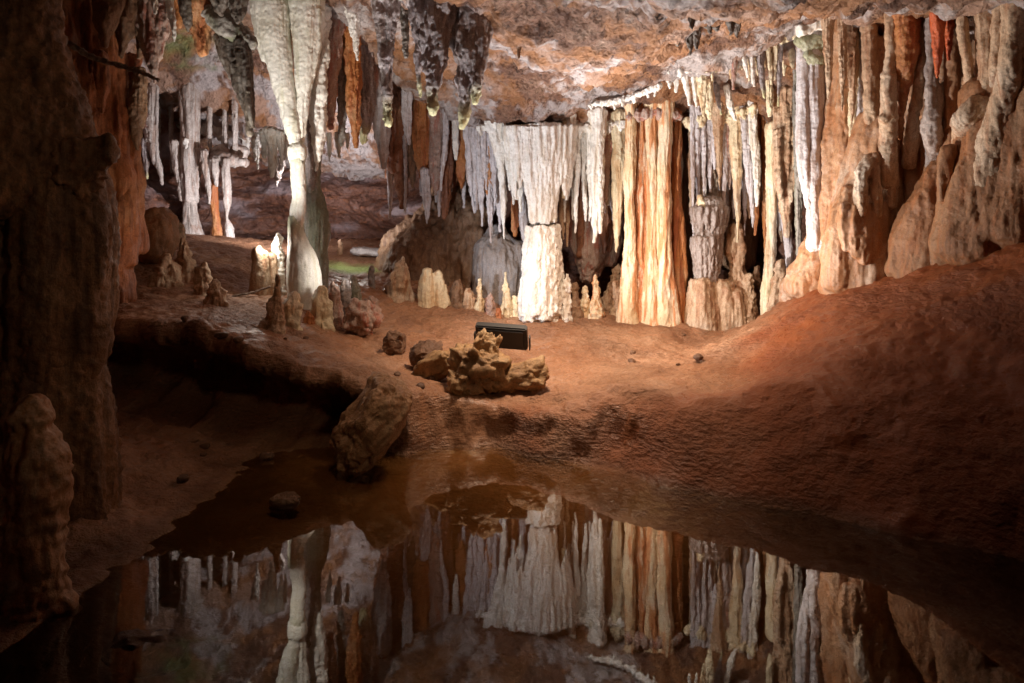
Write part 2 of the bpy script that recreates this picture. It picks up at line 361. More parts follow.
# ---- cave floor
xs = np.r_[np.arange(-7, -4.4, .06), np.arange(-4.4, 4.6, .021), np.arange(4.6, 6.2, .06)]
ys = np.r_[np.arange(-2.6, 2.0, .06), np.arange(2.0, 9.8, .021), np.arange(9.8, 14.2, .05)]
X, Y = np.meshgrid(xs, ys)
hi, lo, s, wr = floor_parts(X, Y)
Z = lo*(1-s) + hi*s
V = np.stack([X.ravel(), Y.ravel(), Z.ravel()], 1)
me = grid_mesh('cave_floor', xs, ys, X, Y, Z)
cl = (s*(1-s)*4*(1-wr)).ravel()
N = normals(me)
A = np.clip((V[:, 2] + .15) / .3, 0.25, 1)
gour = fbm(V, 9., 31, 4, (1, .6, .6))                            # low scalloped ridges across the clay
D = A * (.027*fbm(V, 1.7, 3, 4) + (1 - .5*np.clip((V[:, 0]-.6)/.8, 0, 1))*(.016*fbm(V, 7., 5, 3) + .012*fbm(V, 13., 6, 3)) + (.003 + .008*np.clip((V[:, 0]+.3)/.8, 0, 1))*gour + .007*fbm(V, 22., 9, 3)) + cl*.025*fbm(V, 4., 12, 3)*np.where(V[:, 0] < -.8, 2., 1.)
mud = np.clip((-2.0 - V[:, 0]) / .6, 0, 1) * np.clip((6.3 - V[:, 1]) / .6, 0, 1)
D += mud * (.055*fbm(V, 3.5, 41, 5, gain=.6))
V2 = V + N*D[:, None]
# undercut: the face below the lip is hollowed away from the pool
sv = s.ravel(); h = (hi-lo).ravel()
V2[:, 1] += np.where((sv > .02) & (sv < .98), 1.05*np.sin(np.pi*np.clip((.78-sv)/.78, 0, 1))**.8*(1-wr.ravel())*np.clip(h, 0, .9)*np.clip((-.85 - V[:, 0])/.35, 0, 1), 0)
setco(me, V2)
red_shade = np.clip((V[:, 0] - (1.46 + (V[:, 1]-4.8)*.5) + .22*fbm(V, 1.6, 51, 4)) / .45 + .5, 0, 1)  # redder clay of the mound, with its shadow edge painted into the colour
red_shade = np.maximum(red_shade, .8*np.clip((5.75 - V[:, 1] + .2*fbm(V, 2., 52, 3)) / .5, 0, 1) * np.clip((V[:, 0] + 1.0)/.3, 0, 1))  # ledge face darkened too, its shade painted into the same mask
add_attr(me, 'redclay_shade', red_shade)
Gp = P(350, 267, 10.4)
alg = np.clip(1.15 - ((V[:, 0]-Gp[0])/.75)**2 - ((V[:, 1]-Gp[1])/.5)**2 + .3*fbm(V, 3., 77, 3), 0, 1)
add_attr(me, 'algae', alg)
silt = np.clip((.02 - V2[:, 2]) / .04, 0, 1)
damp = np.clip((.06 + .02*fbm(V, 3., 55, 3) - V2[:, 2]) / .04, 0, 1) * (1 - silt); add_attr(me, 'damp', damp)
add_attr(me, 'silt', silt)
fm = rock('cave_clay', [(.25,.11,.055), (.38,.195,.11), (.44,.26,.165)], speck=(.2,.08,.036), kfac=.3, kscale=11, scale=1.3, rough=.36, bump=1., bdist=.055, bscale=26, vstr=2.6, sscale=15)
nt = fm.node_tree; bpn = [n for n in nt.nodes if n.type == 'BUMP'][0]; bs = nt.nodes['Principled BSDF']
gq = nt.nodes.new('ShaderNodeNewGeometry'); nq = nt.nodes.new('ShaderNodeTexNoise'); nq.inputs['Scale'].default_value = 1.4; nq.inputs['Detail'].default_value = 5; nt.links.new(gq.outputs['Position'], nq.inputs['Vector'])
m1 = nt.nodes.new('ShaderNodeMapRange'); m1.inputs['From Min'].default_value = .38; m1.inputs['From Max'].default_value = .62; m1.inputs['To Min'].default_value = .25; m1.inputs['To Max'].default_value = 1.
nt.links.new(nq.outputs['Fac'], m1.inputs['Value']); nt.links.new(m1.outputs['Result'], bpn.inputs['Strength'])
m2 = nt.nodes.new('ShaderNodeMath'); m2.operation = 'MULTIPLY_ADD'; m2.inputs[1].default_value = .3; m2.inputs[2].default_value = -.12
old = bs.inputs['Roughness'].links[0].from_socket; m3 = nt.nodes.new('ShaderNodeMath'); m3.operation = 'ADD'
nt.links.new(m1.outputs['Result'], m2.inputs[0]); nt.links.new(m2.outputs[0], m3.inputs[0]); nt.links.new(old, m3.inputs[1]); nt.links.new(m3.outputs[0], bs.inputs['Roughness'])
attr_mix(fm, 'redclay_shade', (.27,.072,.02), .93)
attr_mix(fm, 'algae', (.17,.25,.075), .85)
attr_mix(fm, 'damp', (.12,.045,.018), .75)
attr_mix(fm, 'silt', (.19,.10,.042), .85)
tag(link('cave_floor', me, fm), kind='structure')

# ---- cave ceiling
xs = np.r_[np.arange(-7, -4.8, .07), np.arange(-4.8, 4.8, .028), np.arange(4.8, 6.2, .07)]
ys = np.r_[np.arange(-2.6, 4.5, .07), np.arange(4.5, 10.5, .028), np.arange(10.5, 14.2, .045)]
X, Y = np.meshgrid(xs, ys); Z = ceil_f(X, Y)
V = np.stack([X.ravel(), Y.ravel(), Z.ravel()], 1)
me = grid_mesh('cave_ceiling', xs, ys, X, Y, Z, flip=True)
N = normals(me)
n1 = fbm(V, .9, 61, 4); n2 = fbm(V, 3.2, 63, 4); n3 = fbm(V, 11., 65, 4)
D = .13*n1 + .075*np.abs(n2)*1.3 + .034*n3 + .012*fbm(V, 34., 69, 2) - .04
setco(me, V + N*D[:, None])
add_attr(me, 'pale', np.clip(.3 + 3.2*fbm(V, 1.5, 81, 7, gain=.66) + .5*n3, 0, 1))
add_attr(me, 'rusty', np.clip(3.4*fbm(V, 1.9, 85, 7, gain=.66) + .35*n3 - .15, 0, 1))
Gp = P(185, 57, 10.6)
gr = np.clip(.8 - ((V[:, 0]-Gp[0])/.6)**2 - ((V[:, 1]-Gp[1])/.35)**2 + .9*fbm(V, 4., 78, 5, gain=.65), 0, 1)
add_attr(me, 'algae', gr)
cm = rock('ceiling_rock', [(.13,.06,.04), (.26,.135,.085), (.36,.23,.16)], speck=(.07,.035,.022), kfac=.75, kscale=13, scale=4.5, rough=.6, bump=1., bdist=.07, bscale=15, vstr=1., sscale=7, crisp=6.)
attr_mix(cm, 'pale', (.58,.52,.51), .8)
attr_mix(cm, 'rusty', (.40,.18,.07), .65)
attr_mix(cm, 'algae', (.18,.24,.08), .7)
tag(link('cave_ceiling', me, cm), kind='structure')

# ---- cave wall, one ring round the chamber
ring = np.array([(0,-2.4),(-2.6,-2.3),(-3.9,-1.2),(-4.1,1),(-4.2,3),(-4.6,4.6),(-4.75,5.6),(-4.8,6.6),(-4.5,7.6),(-4.9,8.5),(-5.6,9.6),(-6.3,11.2),(-6.1,12.8),
                 (-4.9,13.5),(-3.6,13.6),(-2.5,13.3),(-1.7,12.6),(-1.1,11.6),(-.6,11.0),(.3,10.7),(1.4,10.6),(2.4,10.5),(3.2,10.1),(3.75,9.4),(4.0,8.6),(4.15,7.7),(4.3,6.8),(4.5,5.8),(4.7,4.6),(4.6,3),(4.4,1),(3.9,-1.2),(2.6,-2.3),(0,-2.4)], float)
L = np.r_[0, np.cumsum(np.linalg.norm(np.diff(ring, axis=0), axis=1))]
tt = np.arange(0, L[-1], .04); tt = np.r_[tt, L[-1]]
px_ = np.interp(tt, L, ring[:, 0]); py_ = np.interp(tt, L, ring[:, 1])
ker = np.hanning(31); ker /= ker.sum()
def sm(a): return np.convolve(np.r_[a[-31:-1], a, a[1:31]], ker, 'same')[30:-30]
px_, py_ = sm(px_), sm(py_); px_[-1], py_[-1] = px_[0], py_[0]
zs = np.arange(-.7, 5.6, .04)
X, Zg = np.meshgrid(px_, zs); Y, _ = np.meshgrid(py_, zs)
me = grid_mesh('cave_wall', tt, zs, X, Y, Zg, flip=False)
V = np.stack([X.ravel(), Y.ravel(), Zg.ravel()], 1); N = normals(me)
ctr = np.array([0, 5.5, 2.0]); inward = np.sign(((ctr - V) * N).sum(1).mean())
bed = fbm(V, .55, 91, 3, (.6, .6, 3.2)); lump = fbm(V, .8, 93, 4); sml = fbm(V, 3.5, 95, 4)
back = np.clip((V[:, 1] - 10.5) / 1.5, 0, 1) * np.clip((.3 - V[:, 0]) / 1., 0, 1)
D = .20*lump + .12*bed + .075*sml + .04*fbm(V, 9., 97, 4)
lipz = 2.55 + .25*np.sin(V[:, 0]*1.1) - .12*V[:, 0]*0
D += back * (.55*np.clip(1 - np.abs(V[:, 2] - lipz) / .45, 0, 1)**.7 - .35*np.clip((2.2 - V[:, 2]) / .6, 0, 1) + .16*bed)
setco(me, V + N*(inward*D)[:, None])
add_attr(me, 'purple', np.clip(back*(.1 + 1.3*fbm(V, 1.3, 99, 6, (.7,.7,2.2), .6) + .7*np.clip(1 - np.abs(V[:, 2] - lipz - .15)/.3, 0, 1)), 0, 1))  # purple light on the ledge top painted in, plus random patches
lf = np.clip((-3.6 - V[:, 0]) / .5, 0, 1) * np.clip((9.0 - V[:, 1]) / .8, 0, 1)
add_attr(me, 'orange', lf*np.clip(.8 + .6*fbm(V, 1.6, 101, 4), 0, 1))
wm = MATS['cave_wall_rock']
attr_mix(wm, 'purple', (.40,.35,.38), .6)
attr_mix(wm, 'orange', (.42,.16,.06), .8)
tag(link('cave_wall', me, wm), kind='structure')

# ---- pool water
wv = bpy.data.materials.new('pool_water'); wv.use_nodes = True; nt = wv.node_tree; nt.nodes.clear()
out = nt.nodes.new('ShaderNodeOutputMaterial'); gl = nt.nodes.new('ShaderNodeBsdfGlossy'); tr = nt.nodes.new('ShaderNodeBsdfTransparent')
mx = nt.nodes.new('ShaderNodeMixShader'); fr = nt.nodes.new('ShaderNodeFresnel'); fr.inputs['IOR'].default_value = 1.8
gl.inputs['Roughness'].default_value = .004; gl.inputs['Color'].default_value = (1, .97, .93, 1); tr.inputs['Color'].default_value = (.86, .72, .50, 1)
ns = nt.nodes.new('ShaderNodeTexNoise'); ns.inputs['Scale'].default_value = 2.2; ns.inputs['Detail'].default_value = 2
g = nt.nodes.new('ShaderNodeNewGeometry'); bp = nt.nodes.new('ShaderNodeBump'); bp.inputs['Strength'].default_value = .06; bp.inputs['Distance'].default_value = .02
nt.links.new(g.outputs['Position'], ns.inputs['Vector']); nt.links.new(ns.outputs['Fac'], bp.inputs['Height'])
nt.links.new(bp.outputs['Normal'], gl.inputs['Normal']); nt.links.new(bp.outputs['Normal'], fr.inputs['Normal'])
nt.links.new(fr.outputs[0], mx.inputs[0]); nt.links.new(tr.outputs[0], mx.inputs[1]); nt.links.new(gl.outputs[0], mx.inputs[2]); nt.links.new(mx.outputs[0], out.inputs['Surface'])
me = mesh_np('pool_water', [(-4.0,.2,0),(4.3,.2,0),(4.3,6.4,0),(-4.0,6.4,0)], [(0,1,2,3)])
tag(link('pool_water', me, wv), kind='structure')

# ------------------------------------------------------------------ speleothems
def wpts(pts, d):
    return [(*P(q[0], q[1], q[3] if len(q) > 3 else d), q[2] / 2 / F * (q[3] if len(q) > 3 else d)) for q in pts]

def single(name, w, mat, parent=None, segs=None, origin=None, **kw):
    r = float(np.mean([q[3] for q in w]))
    V, Q = tube(w, segs or (28 if r < .03 else 44 if r < .08 else 72))
    me = mesh_np(name, V, Q); rough_up(me, r, **kw)
    return link(name, me, MATS[mat], origin if origin is not None else w[0][:3], parent)

def fused(name, tubes, mat, parent=None, voxel=.014, r=None, smooth=1, origin=None, flat=.6, **kw):
    r = r or float(np.mean([q[3] for t in tubes for q in t]))
    V, Q = merge([tube(t, 20, flat=flat) for t in tubes])
    me = remesh(V, Q, voxel, smooth); me.name = name; rough_up(me, r, **kw)
    return link(name, me, MATS[mat], origin if origin is not None else tubes[0][0][:3], parent)

def up_to_ceiling(w, lim=.9):
    x, y, z, r = w[0]; c = float(ceil_f(x, y)[0])
    return [(x, y, c + .1, r*1.15)] + w if z < c + .05 and c - z < lim else w
def down_to_floor(w, lim=.9):
    x, y, z, r = w[-1]; c = float(floor_z(x, y)[0])
    return w + [(x, y, c - .1, r*1.1)] if z > c - .05 and z - c < lim else w

def stal(label, pts, mat, d=None, group='stalactites', name='stalactite', cat='stalactite', ext=True, **kw):
    if d is None: d = hit_ceil(pts[0][0], pts[0][1]) or 9.5
    w = wpts(pts, d)
    if ext: w = up_to_ceiling(w)
    kw.setdefault('flute', .26); kw.setdefault('knob', .18)
    wp = max(q[2] for q in pts)
    if wp >= 8 and len(pts) >= 3:                     # smaller drips run down its sides and front
        rg = random.Random(int(pts[0][0]*31 + pts[-1][1])); ts = [w]
        n = 3 if wp < 14 else 5
        A = np.array(w)
        for k in range(n):
            a = math.pi * (k + rg.uniform(.1, .9)) / n
            t1 = rg.uniform(.35, .86); m = 5; q = []
            for j in range(m):
                t = t1 * j / (m - 1) * (len(A) - 1); i = min(int(t), len(A) - 2); f = t - i
                c = A[i] * (1-f) + A[i+1] * f
                rr = c[3] * (.95 - .1*j/(m-1))
                q.append((c[0] - rr*math.cos(a), c[1] - rr*.8*math.sin(a), c[2], max(.003, c[3]*rg.uniform(.26, .4)*(1 - .75*(j/(m-1))**2))))
            ts.append(q)
        r = float(np.mean(A[:, 3])); kw.setdefault('r', r)
        kw.setdefault('vert', .08)
        return tag(fused(name, ts, mat, voxel=max(.0075, min(.013, r*.2)), smooth=1, origin=w[0][:3], **kw), label, cat, group)
    return tag(single(name, w, mat, **kw), label, cat, group)

def gmite(label, pts, mat, d=None, group='stalagmites', name='stalagmite', cat='stalagmite', **kw):
    if d is None: d = hit_floor(pts[-1][0], pts[-1][1]) or 9.
    w = down_to_floor(wpts(pts, d))
    kw.setdefault('flute', .2); kw.setdefault('knob', .36); kw.setdefault('ring', .1)
    rg = random.Random(int(pts[0][0]*17 + pts[0][1]*3)); A = np.array(w); lean = rg.uniform(-.35, .35) * A[:, 3].mean()
    w = [(x + lean*(1 - i/(len(w)-1)), y, z, r*rg.uniform(.85, 1.12)) for i, (x, y, z, r) in enumerate(w)]
    ts = [w]; rb = A[-2:, 3].mean(); H = A[0, 2] - A[-1, 2]
    for k in range(rg.randint(2, 4)):
        a = rg.uniform(math.pi*.9, math.pi*2.1); h = rg.uniform(.15, .5)*H; bx_, by_ = w[-1][0] + rb*.75*math.cos(a), w[-1][1] + rb*.7*math.sin(a)
        ts.append([(w[-1][0]*.5 + bx_*.5, w[-1][1]*.5 + by_*.5, w[-1][2] + h, rb*.35), (bx_, by_, w[-1][2] + h*.5, rb*.5), (bx_, by_, w[-1][2], rb*.6)])
    r = float(A[:, 3].mean())
    return tag(fused(name, ts, mat, r=r, voxel=max(.008, min(.014, r*.18)), origin=w[-1][:3], **kw), label, cat, group)

# ---- the tall white column on the left
D1 = 8.0
root = empty('white_column', P(302, 306, D1), 'tall smooth white column whose two hanging lobes join a thin shaft above a swollen foot', 'column')
fused('hanging_lobe', [up_to_ceiling(wpts([(268,-20,38),(271,10,36),(277,50,29),(286,100,19),(294,138,13),(297,152,9)], D1)),
                       wpts([(258,-10,18),(261,30,13),(264,60,7)], D1)], 'column_white', root, voxel=.012, r=.14, flute=.10, knob=.07, origin=P(275,20,D1))
fused('hanging_lobe', [up_to_ceiling(wpts([(304,-20,38),(306,20,32),(306,60,24),(303,100,14),(300,138,11),(298,152,9)], D1 + .03)),
                       wpts([(318,10,12),(317,45,8),(314,75,4)], D1)], 'column_white', root, voxel=.012, r=.14, flute=.10, knob=.07, ring=.02, origin=P(306,20,D1))
single('collar', wpts([(297,141,10),(297,148,17),(297,157,17),(297,165,13)], D1), 'column_white', root, flute=.06, knob=.06)
single('shaft', wpts([(297,155,15),(298,180,14.5),(299,203,14),(298,209,16),(297,216,15),(296,228,15)], D1), 'column_white', root, flute=.05, knob=.05)
single('foot', down_to_floor(wpts([(296,218,14),(296,232,16),(298,246,22),(301,257,29),(303,270,33),(304,288,34),(304,303,30),(303,315,28)], D1)), 'column_white', root, flute=.06, knob=.05, ring=.012)

stal('knobbly white stalactite tight against the right side of the tall smooth white column', [(322,40,16),(320,70,14),(319,100,15),(317,130,13),(317,155,8),(316,171,4)], 'white_calcite', 8.3, group='stalactites beside the tall white column', knob=.3, ring=.1)
root = empty('mossy_column', P(316, 285, 8.6), 'grey mossy column standing behind the swollen foot of the tall white column', 'column')
single('shaft', down_to_floor(wpts([(311,150,15),(312,190,18),(315,215,22),(317,245,22),(317,285,20),(317,300,20)], 8.6)), 'moss_stone', root, flute=.2, knob=.15, origin=P(317,285,8.6))
single('spike', wpts([(309,120,12),(310,150,13),(311,180,10),(313,205,5)], 8.55), 'grey_calcite', root, knob=.2)

for lab, pts, mat, d in [
    ('reddish pink drapery stalactite right of the knobbly white one', [(334,-5,22),(333,40,19),(331,80,16),(330,112,10),(331,128,4)], 'pink_calcite', 8.6),
    ('glossy white spike stalactite hanging before the orange one', [(350,-10,14),(353,20,11),(356,45,7),(357,60,3)], 'white_calcite', 8.1),
    ('long orange stalactite below the glossy white spike', [(351,50,16),(353,80,16),(354,115,13),(356,140,6),(356,148,3)], 'orange_calcite', 8.7),
    ('greenish thin stalactite between the pink drapery and the orange stalactite', [(342,70,12),(342,100,9),(342,135,6),(342,146,3)], 'moss_stone', 8.8),
    ('pale flat pinkish slab stalactite between the orange and the grey brown one', [(364,10,24),(366,50,24),(369,80,14),(370,95,5)], 'pink_calcite', 9.2),
    ('rough grey stalactite hanging below the pale pinkish slab', [(364,55,20),(365,90,18),(365,120,15),(364,142,6)], 'grey_calcite', 9.0),
    ('grey brown tapering stalactite with a pale green tip, nearest the pinkish slab', [(386,-5,28),(386,20,22),(387,45,16),(387,80,10),(388,110,7),(388,125,5)], 'grey_calcite', 7.0),
    ('slim brown stalactite with pale tip beside the big purple grey cone', [(415,0,18),(417,30,12),(419,65,7),(420,97,4)], 'grey_calcite', 7.1),
    ('small dark stub stalactite between two long grey brown ones', [(404,10,9),(405,35,7),(406,58,4)], 'dark_calcite', 7.3),
    ('big purple grey cone stalactite with white ridges', [(436,0,38),(434,25,34),(433,60,26),(434,88,13),(433,104,6),(433,113,4)], 'grey_calcite', 6.6),
    ('big purple grey stalactite with stepped yellowish tip, right of the cone', [(474,0,34),(472,30,33),(471,60,28),(468,85,19),(466,100,10),(464,118,8),(464,128,6)], 'grey_calcite', 6.7),
    ('ragged side spike clinging to the right of the stepped stalactite', [(480,30,14),(480,60,14),(477,85,12),(474,102,6)], 'grey_calcite', 6.62),
]:
    stal(lab, pts, mat, d, group='large stalactites right of the tall white column', knob=.22, flute=.24, vert=.2, fine=.007)

# ---- hanging things, upper left
root = empty('mossy_drapery', P(236, 20, 7.0), 'dark pointed drapery hanging under a tilted mossy shelf left of the tall white column', 'drapery')
fused('shelf', [wpts([(206,12,18),(222,22,24),(240,34,22),(254,44,12)], 7.0), wpts([(210,20,12),(230,34,16),(248,46,10)], 7.1), up_to_ceiling(wpts([(215,-5,26),(222,18,24)], 7.15), 1.5)], 'moss_stone', root, r=.1, flute=.1, knob=.2)
fused('blade', [wpts([(226,38,18),(236,70,16),(246,105,9),(251,134,4)], 7.05), wpts([(242,42,18),(247,80,13),(252,118,6),(254,128,3)], 7.0), wpts([(220,36,14),(226,60,9),(231,78,3)], 7.1)], 'dark_calcite', root, r=.09, flute=.2)
for lab, pts, mat, d in [
    ('two tone brown stalactite blade, left of a close pair', [(143,-15,24),(146,20,20),(150,50,14),(153,72,8),(154,82,4)], 'pink_calcite', 6.6),
    ('narrow brown stalactite blade, right of a close pair', [(162,-15,18),(161,20,15),(158,48,10),(155,76,4)], 'pink_calcite', 6.65),
    ('thin white icicle stalactite right of the brown pair', [(168,-10,9),(171,12,7),(174,30,4),(174.5,42,2)], 'white_calcite', 6.6),
    ('pale stub stalactite between the brown pair at the top edge', [(154,-10,8),(154.5,5,6),(155,14,3)], 'white_calcite', 6.4),
    ('broad dark brown stalactite with an orange tip left of the mossy shelf', [(200,-15,34),(201,10,26),(202,32,16),(203,52,7)], 'orange_calcite', 7.0),
    ('short dark stalactite hanging left of the orange tipped one', [(186,-15,18),(187,10,12),(188,32,4)], 'dark_calcite', 6.9),
    ('small orange stalactite next to the thin white icicle', [(178,-10,14),(179,10,9),(180,28,3)], 'orange_calcite', 7.2),
    ('dark stalactite above the mossy shelf, beside the tall white column', [(238,-20,26),(237,5,16),(237,24,5)], 'dark_calcite', 6.8),
    ('broad dark stalactite above the tilted mossy shelf', [(222,-20,26),(221,0,18),(221,14,6)], 'dark_calcite', 6.75),
    ('dark wedge stalactite at the top of the orange wall', [(108,-15,34),(108,20,22),(108,46,6)], 'brown_calcite', 6.3),
    ('brown pointed stalactite beside the dark wedge on the orange wall', [(126,-15,26),(124,25,18),(121,56,6)], 'brown_calcite', 6.5),
    ('slender brown stalactite above the dark flake of the orange wall', [(138,-5,12),(139,30,10),(139,58,4)], 'brown_calcite', 6.7),
]:
    stal(lab, pts, mat, d, group='stalactites over the left ledge', knob=.16, flute=.24)

# ---- orange wall draperies at the left and the near pillar
root = empty('orange_flowstone', P(100, 250, 6.9), 'orange brown fluted flowstone wall between the dark near pillar and the back chamber', 'flowstone')
fused('drapery', [wpts([(60,-30,40),(66,80,40),(72,160,44),(78,260,50)], 6.7), wpts([(86,-30,30),(88,70,28),(92,150,34),(96,260,40)], 6.8),
                  wpts([(108,20,26),(112,90,26),(114,160,28),(116,250,34)], 6.9), wpts([(128,60,16),(129,110,14),(131,170,16),(132,250,24)], 7.1),
                  wpts([(70,60,14),(80,110,10),(88,140,3)], 6.45), wpts([(98,55,12),(100,90,10),(102,112,3)], 6.6)], 'orange_wall', root, voxel=.02, r=.16, flute=.3, knob=.16, vert=.14)
fused('foot', [wpts([(100,210,36),(104,240,44),(108,300,50)], 6.9), wpts([(127,172,10),(126,200,22),(126,228,26),(125,262,24)], 6.9), wpts([(70,230,60),(70,300,70)], 6.6)], 'orange_wall', root, voxel=.02, r=.14, flute=.12, knob=.14)
stal('dark pointed flake hanging on the edge of the orange wall', [(140,68,8),(139,90,14),(137,115,15),(136,135,8),(137,150,3)], 'brown_calcite', 7.0, group='stalactites over the left ledge', ext=False)
w = wpts([(52,36,5),(70,44,6),(88,55,6),(110,63,5),(128,68,5),(146,74,4),(158,80,3)], 6.25)
tag(single('root_strand', w, 'root_bark', segs=16, flute=.1, knob=.4), 'thin grey brown root strand slanting across the top of the orange wall', 'root')

root = empty('dark_pillar', P(70, 565, 4.0), 'massive dark brown pillar at the left edge with a ragged overhanging skirt', 'pillar')
D0 = 4.0
fused('upper_mass', [wpts([(-30,-180,150),(-24,-60,130),(-12,60,140),(-4,140,170),(-6,190,170)], D0+.05), wpts([(30,-40,50),(36,60,60),(44,130,80),(52,165,76)], D0),
                     wpts([(86,158,22),(84,172,30),(78,190,34)], D0-.05), wpts([(100,160,10),(98,172,16),(92,186,18)], D0-.02)] + [wpts([(x,140,15),(x,160,13),(x+1,y,6)], D0-.17+.12*abs(k-9)/9) for k,(x,y) in enumerate([(12+5.2*q, 176+9*math.sin(q*2.4)+6*math.sin(q*5.1)) for q in range(19)])], 'dark_pillar', root, voxel=.018, r=.25, flute=.08, knob=.13, fine=.016, origin=P(10,100,D0))
fused('shaft', [wpts([(40,150,100),(55,190,98),(60,250,100),(58,310,100),(52,372,92)], D0+.08), wpts([(84,180,34),(90,230,38),(88,300,36),(78,372,40)], D0+.02),
                wpts([(-10,180,120),(-5,300,130),(-10,372,120)], D0+.1)], 'dark_pillar', root, voxel=.018, r=.2, flute=.12, knob=.1, fine=.010, origin=P(60,280,D0))
fused('foot', [down_to_floor(wpts([(52,366,96),(56,400,98),(62,460,96),(60,520,106),(58,580,130)], D0+.08)), wpts([(80,366,34),(86,420,34),(90,480,30),(98,540,40)], D0),
               down_to_floor(wpts([(-10,366,110),(-10,470,130),(-10,580,150)], D0+.1))], 'dark_pillar', root, voxel=.018, r=.2, flute=.1, knob=.1, fine=.010, origin=P(60,540,D0))
gmite('dim banded stalagmite with a blunt top in front of the dark pillar', [(30,403,22),(30,410,34),(29,430,40),(34,455,46),(36,480,52),(40,510,54),(36,550,56),(34,625,62)], 'flowstone', 3.15, group=None, ring=.06, flute=.10, knob=.28, ringf=83)

# ---- far left chamber
G = 'speleothems in the back left chamber'
root = empty('broken_column', P(192, 236, 11.3), 'pale broken column in the back left chamber, cracked across its middle', 'column', G)
DL = 11.3
fused('upper_half', [up_to_ceiling(wpts([(190,150,18),(190,175,20),(190,199,17)], DL), 1.5), wpts([(178,148,8),(180,172,7),(183,198,5)], DL-.05), wpts([(200,150,8),(198,172,8),(196,196,5)], DL-.05), wpts([(187,150,8),(187,172,8),(188,190,5)], DL-.12)], 'pale_chamber', root, voxel=.018, r=.1, flute=.2, origin=P(190,160,DL))
single('lower_half', down_to_floor(wpts([(191,202,14),(191,215,15),(192,228,18),(193,238,24)], DL)), 'pale_chamber', root, origin=P(192,236,DL))
for lab, pts, mat in [
    ('slanting pale stalactite at the left end of the back left chamber', [(152,138,11),(155,155,9),(160,172,5),(162,184,2.5)], 'pale_chamber'),
    ('thin pale stalactite just left of the broken column', [(174,142,8),(176,162,7),(179,182,5),(181,200,2.5)], 'pale_chamber'),
    ('short pale stalactite in front of the top of the broken column', [(186,140,7),(187,158,5),(188,176,2.5)], 'white_calcite'),
    ('pale stalactite just right of the broken column', [(204,152,9),(206,172,7),(209,192,4),(209.5,204,2)], 'pale_chamber'),
    ('short wide stalactite under the pale flat shelf', [(213,160,10),(215,172,7),(217,186,3)], 'pale_chamber'),
    ('small grey stalactite far left beside the orange wall', [(144,140,7),(146,160,5),(147,178,2)], 'grey_calcite'),
]:
    stal(lab, pts, mat, 11.2, group=G, ext=True)
tag(fused('flat_shelf', [wpts([(212,160,12),(222,159,15),(236,161,12),(246,163,8)], 11.4), wpts([(218,152,20),(224,160,16)], 11.6), wpts([(240,150,18),(238,160,12)], 11.7)], 'pale_chamber', r=.1, voxel=.02), 'pale flat topped shelf of rock over the slender columns in the back left chamber', 'rock shelf', G)
for lab, pts, mat in [
    ('slender pale column on a small stump under the flat shelf', [(226,160,8),(226,180,9),(227,200,8),(227,222,5),(228,226,8),(229,234,10),(229,241,11)], 'pale_chamber'),
    ('thin orange column between the broken column and the slender pale one', [(214,180,6),(214,200,8),(216,220,7),(217,230,11),(218,240,13)], 'orange_calcite')]:
    w = down_to_floor(wpts(pts, 11.3)); tag(single('slender_column', w, mat, origin=w[-1][:3]), lab, 'column', G)
for lab, pts, mat, d in [
    ('white knobbly stalactite left of the tall white column, longest of its cluster', [(271,130,13),(272,145,8),(272,162,7),(272,177,3)], 'white_calcite', 9.4),
    ('small white stalactite left of the longest in the cluster by the tall white column', [(264,132,8),(264,146,6),(264,157,2.5)], 'white_calcite', 9.45),
    ('small white stalactite between the tall white column and the longest of its cluster', [(281,132,8),(281,148,5),(282,163,2)], 'white_calcite', 9.4),
    ('grey triangular stalactite low beside the tall white column', [(279,160,12),(278,174,7),(277,186,2)], 'pale_chamber', 9.9),
    ('tiny white stalactite at the left end of the cluster by the tall white column', [(254,140,5),(254.5,150,4),(255,160,2)], 'white_calcite', 9.6)]:
    stal(lab, pts, mat, d, group='white stalactites left of the tall white column', knob=.3)

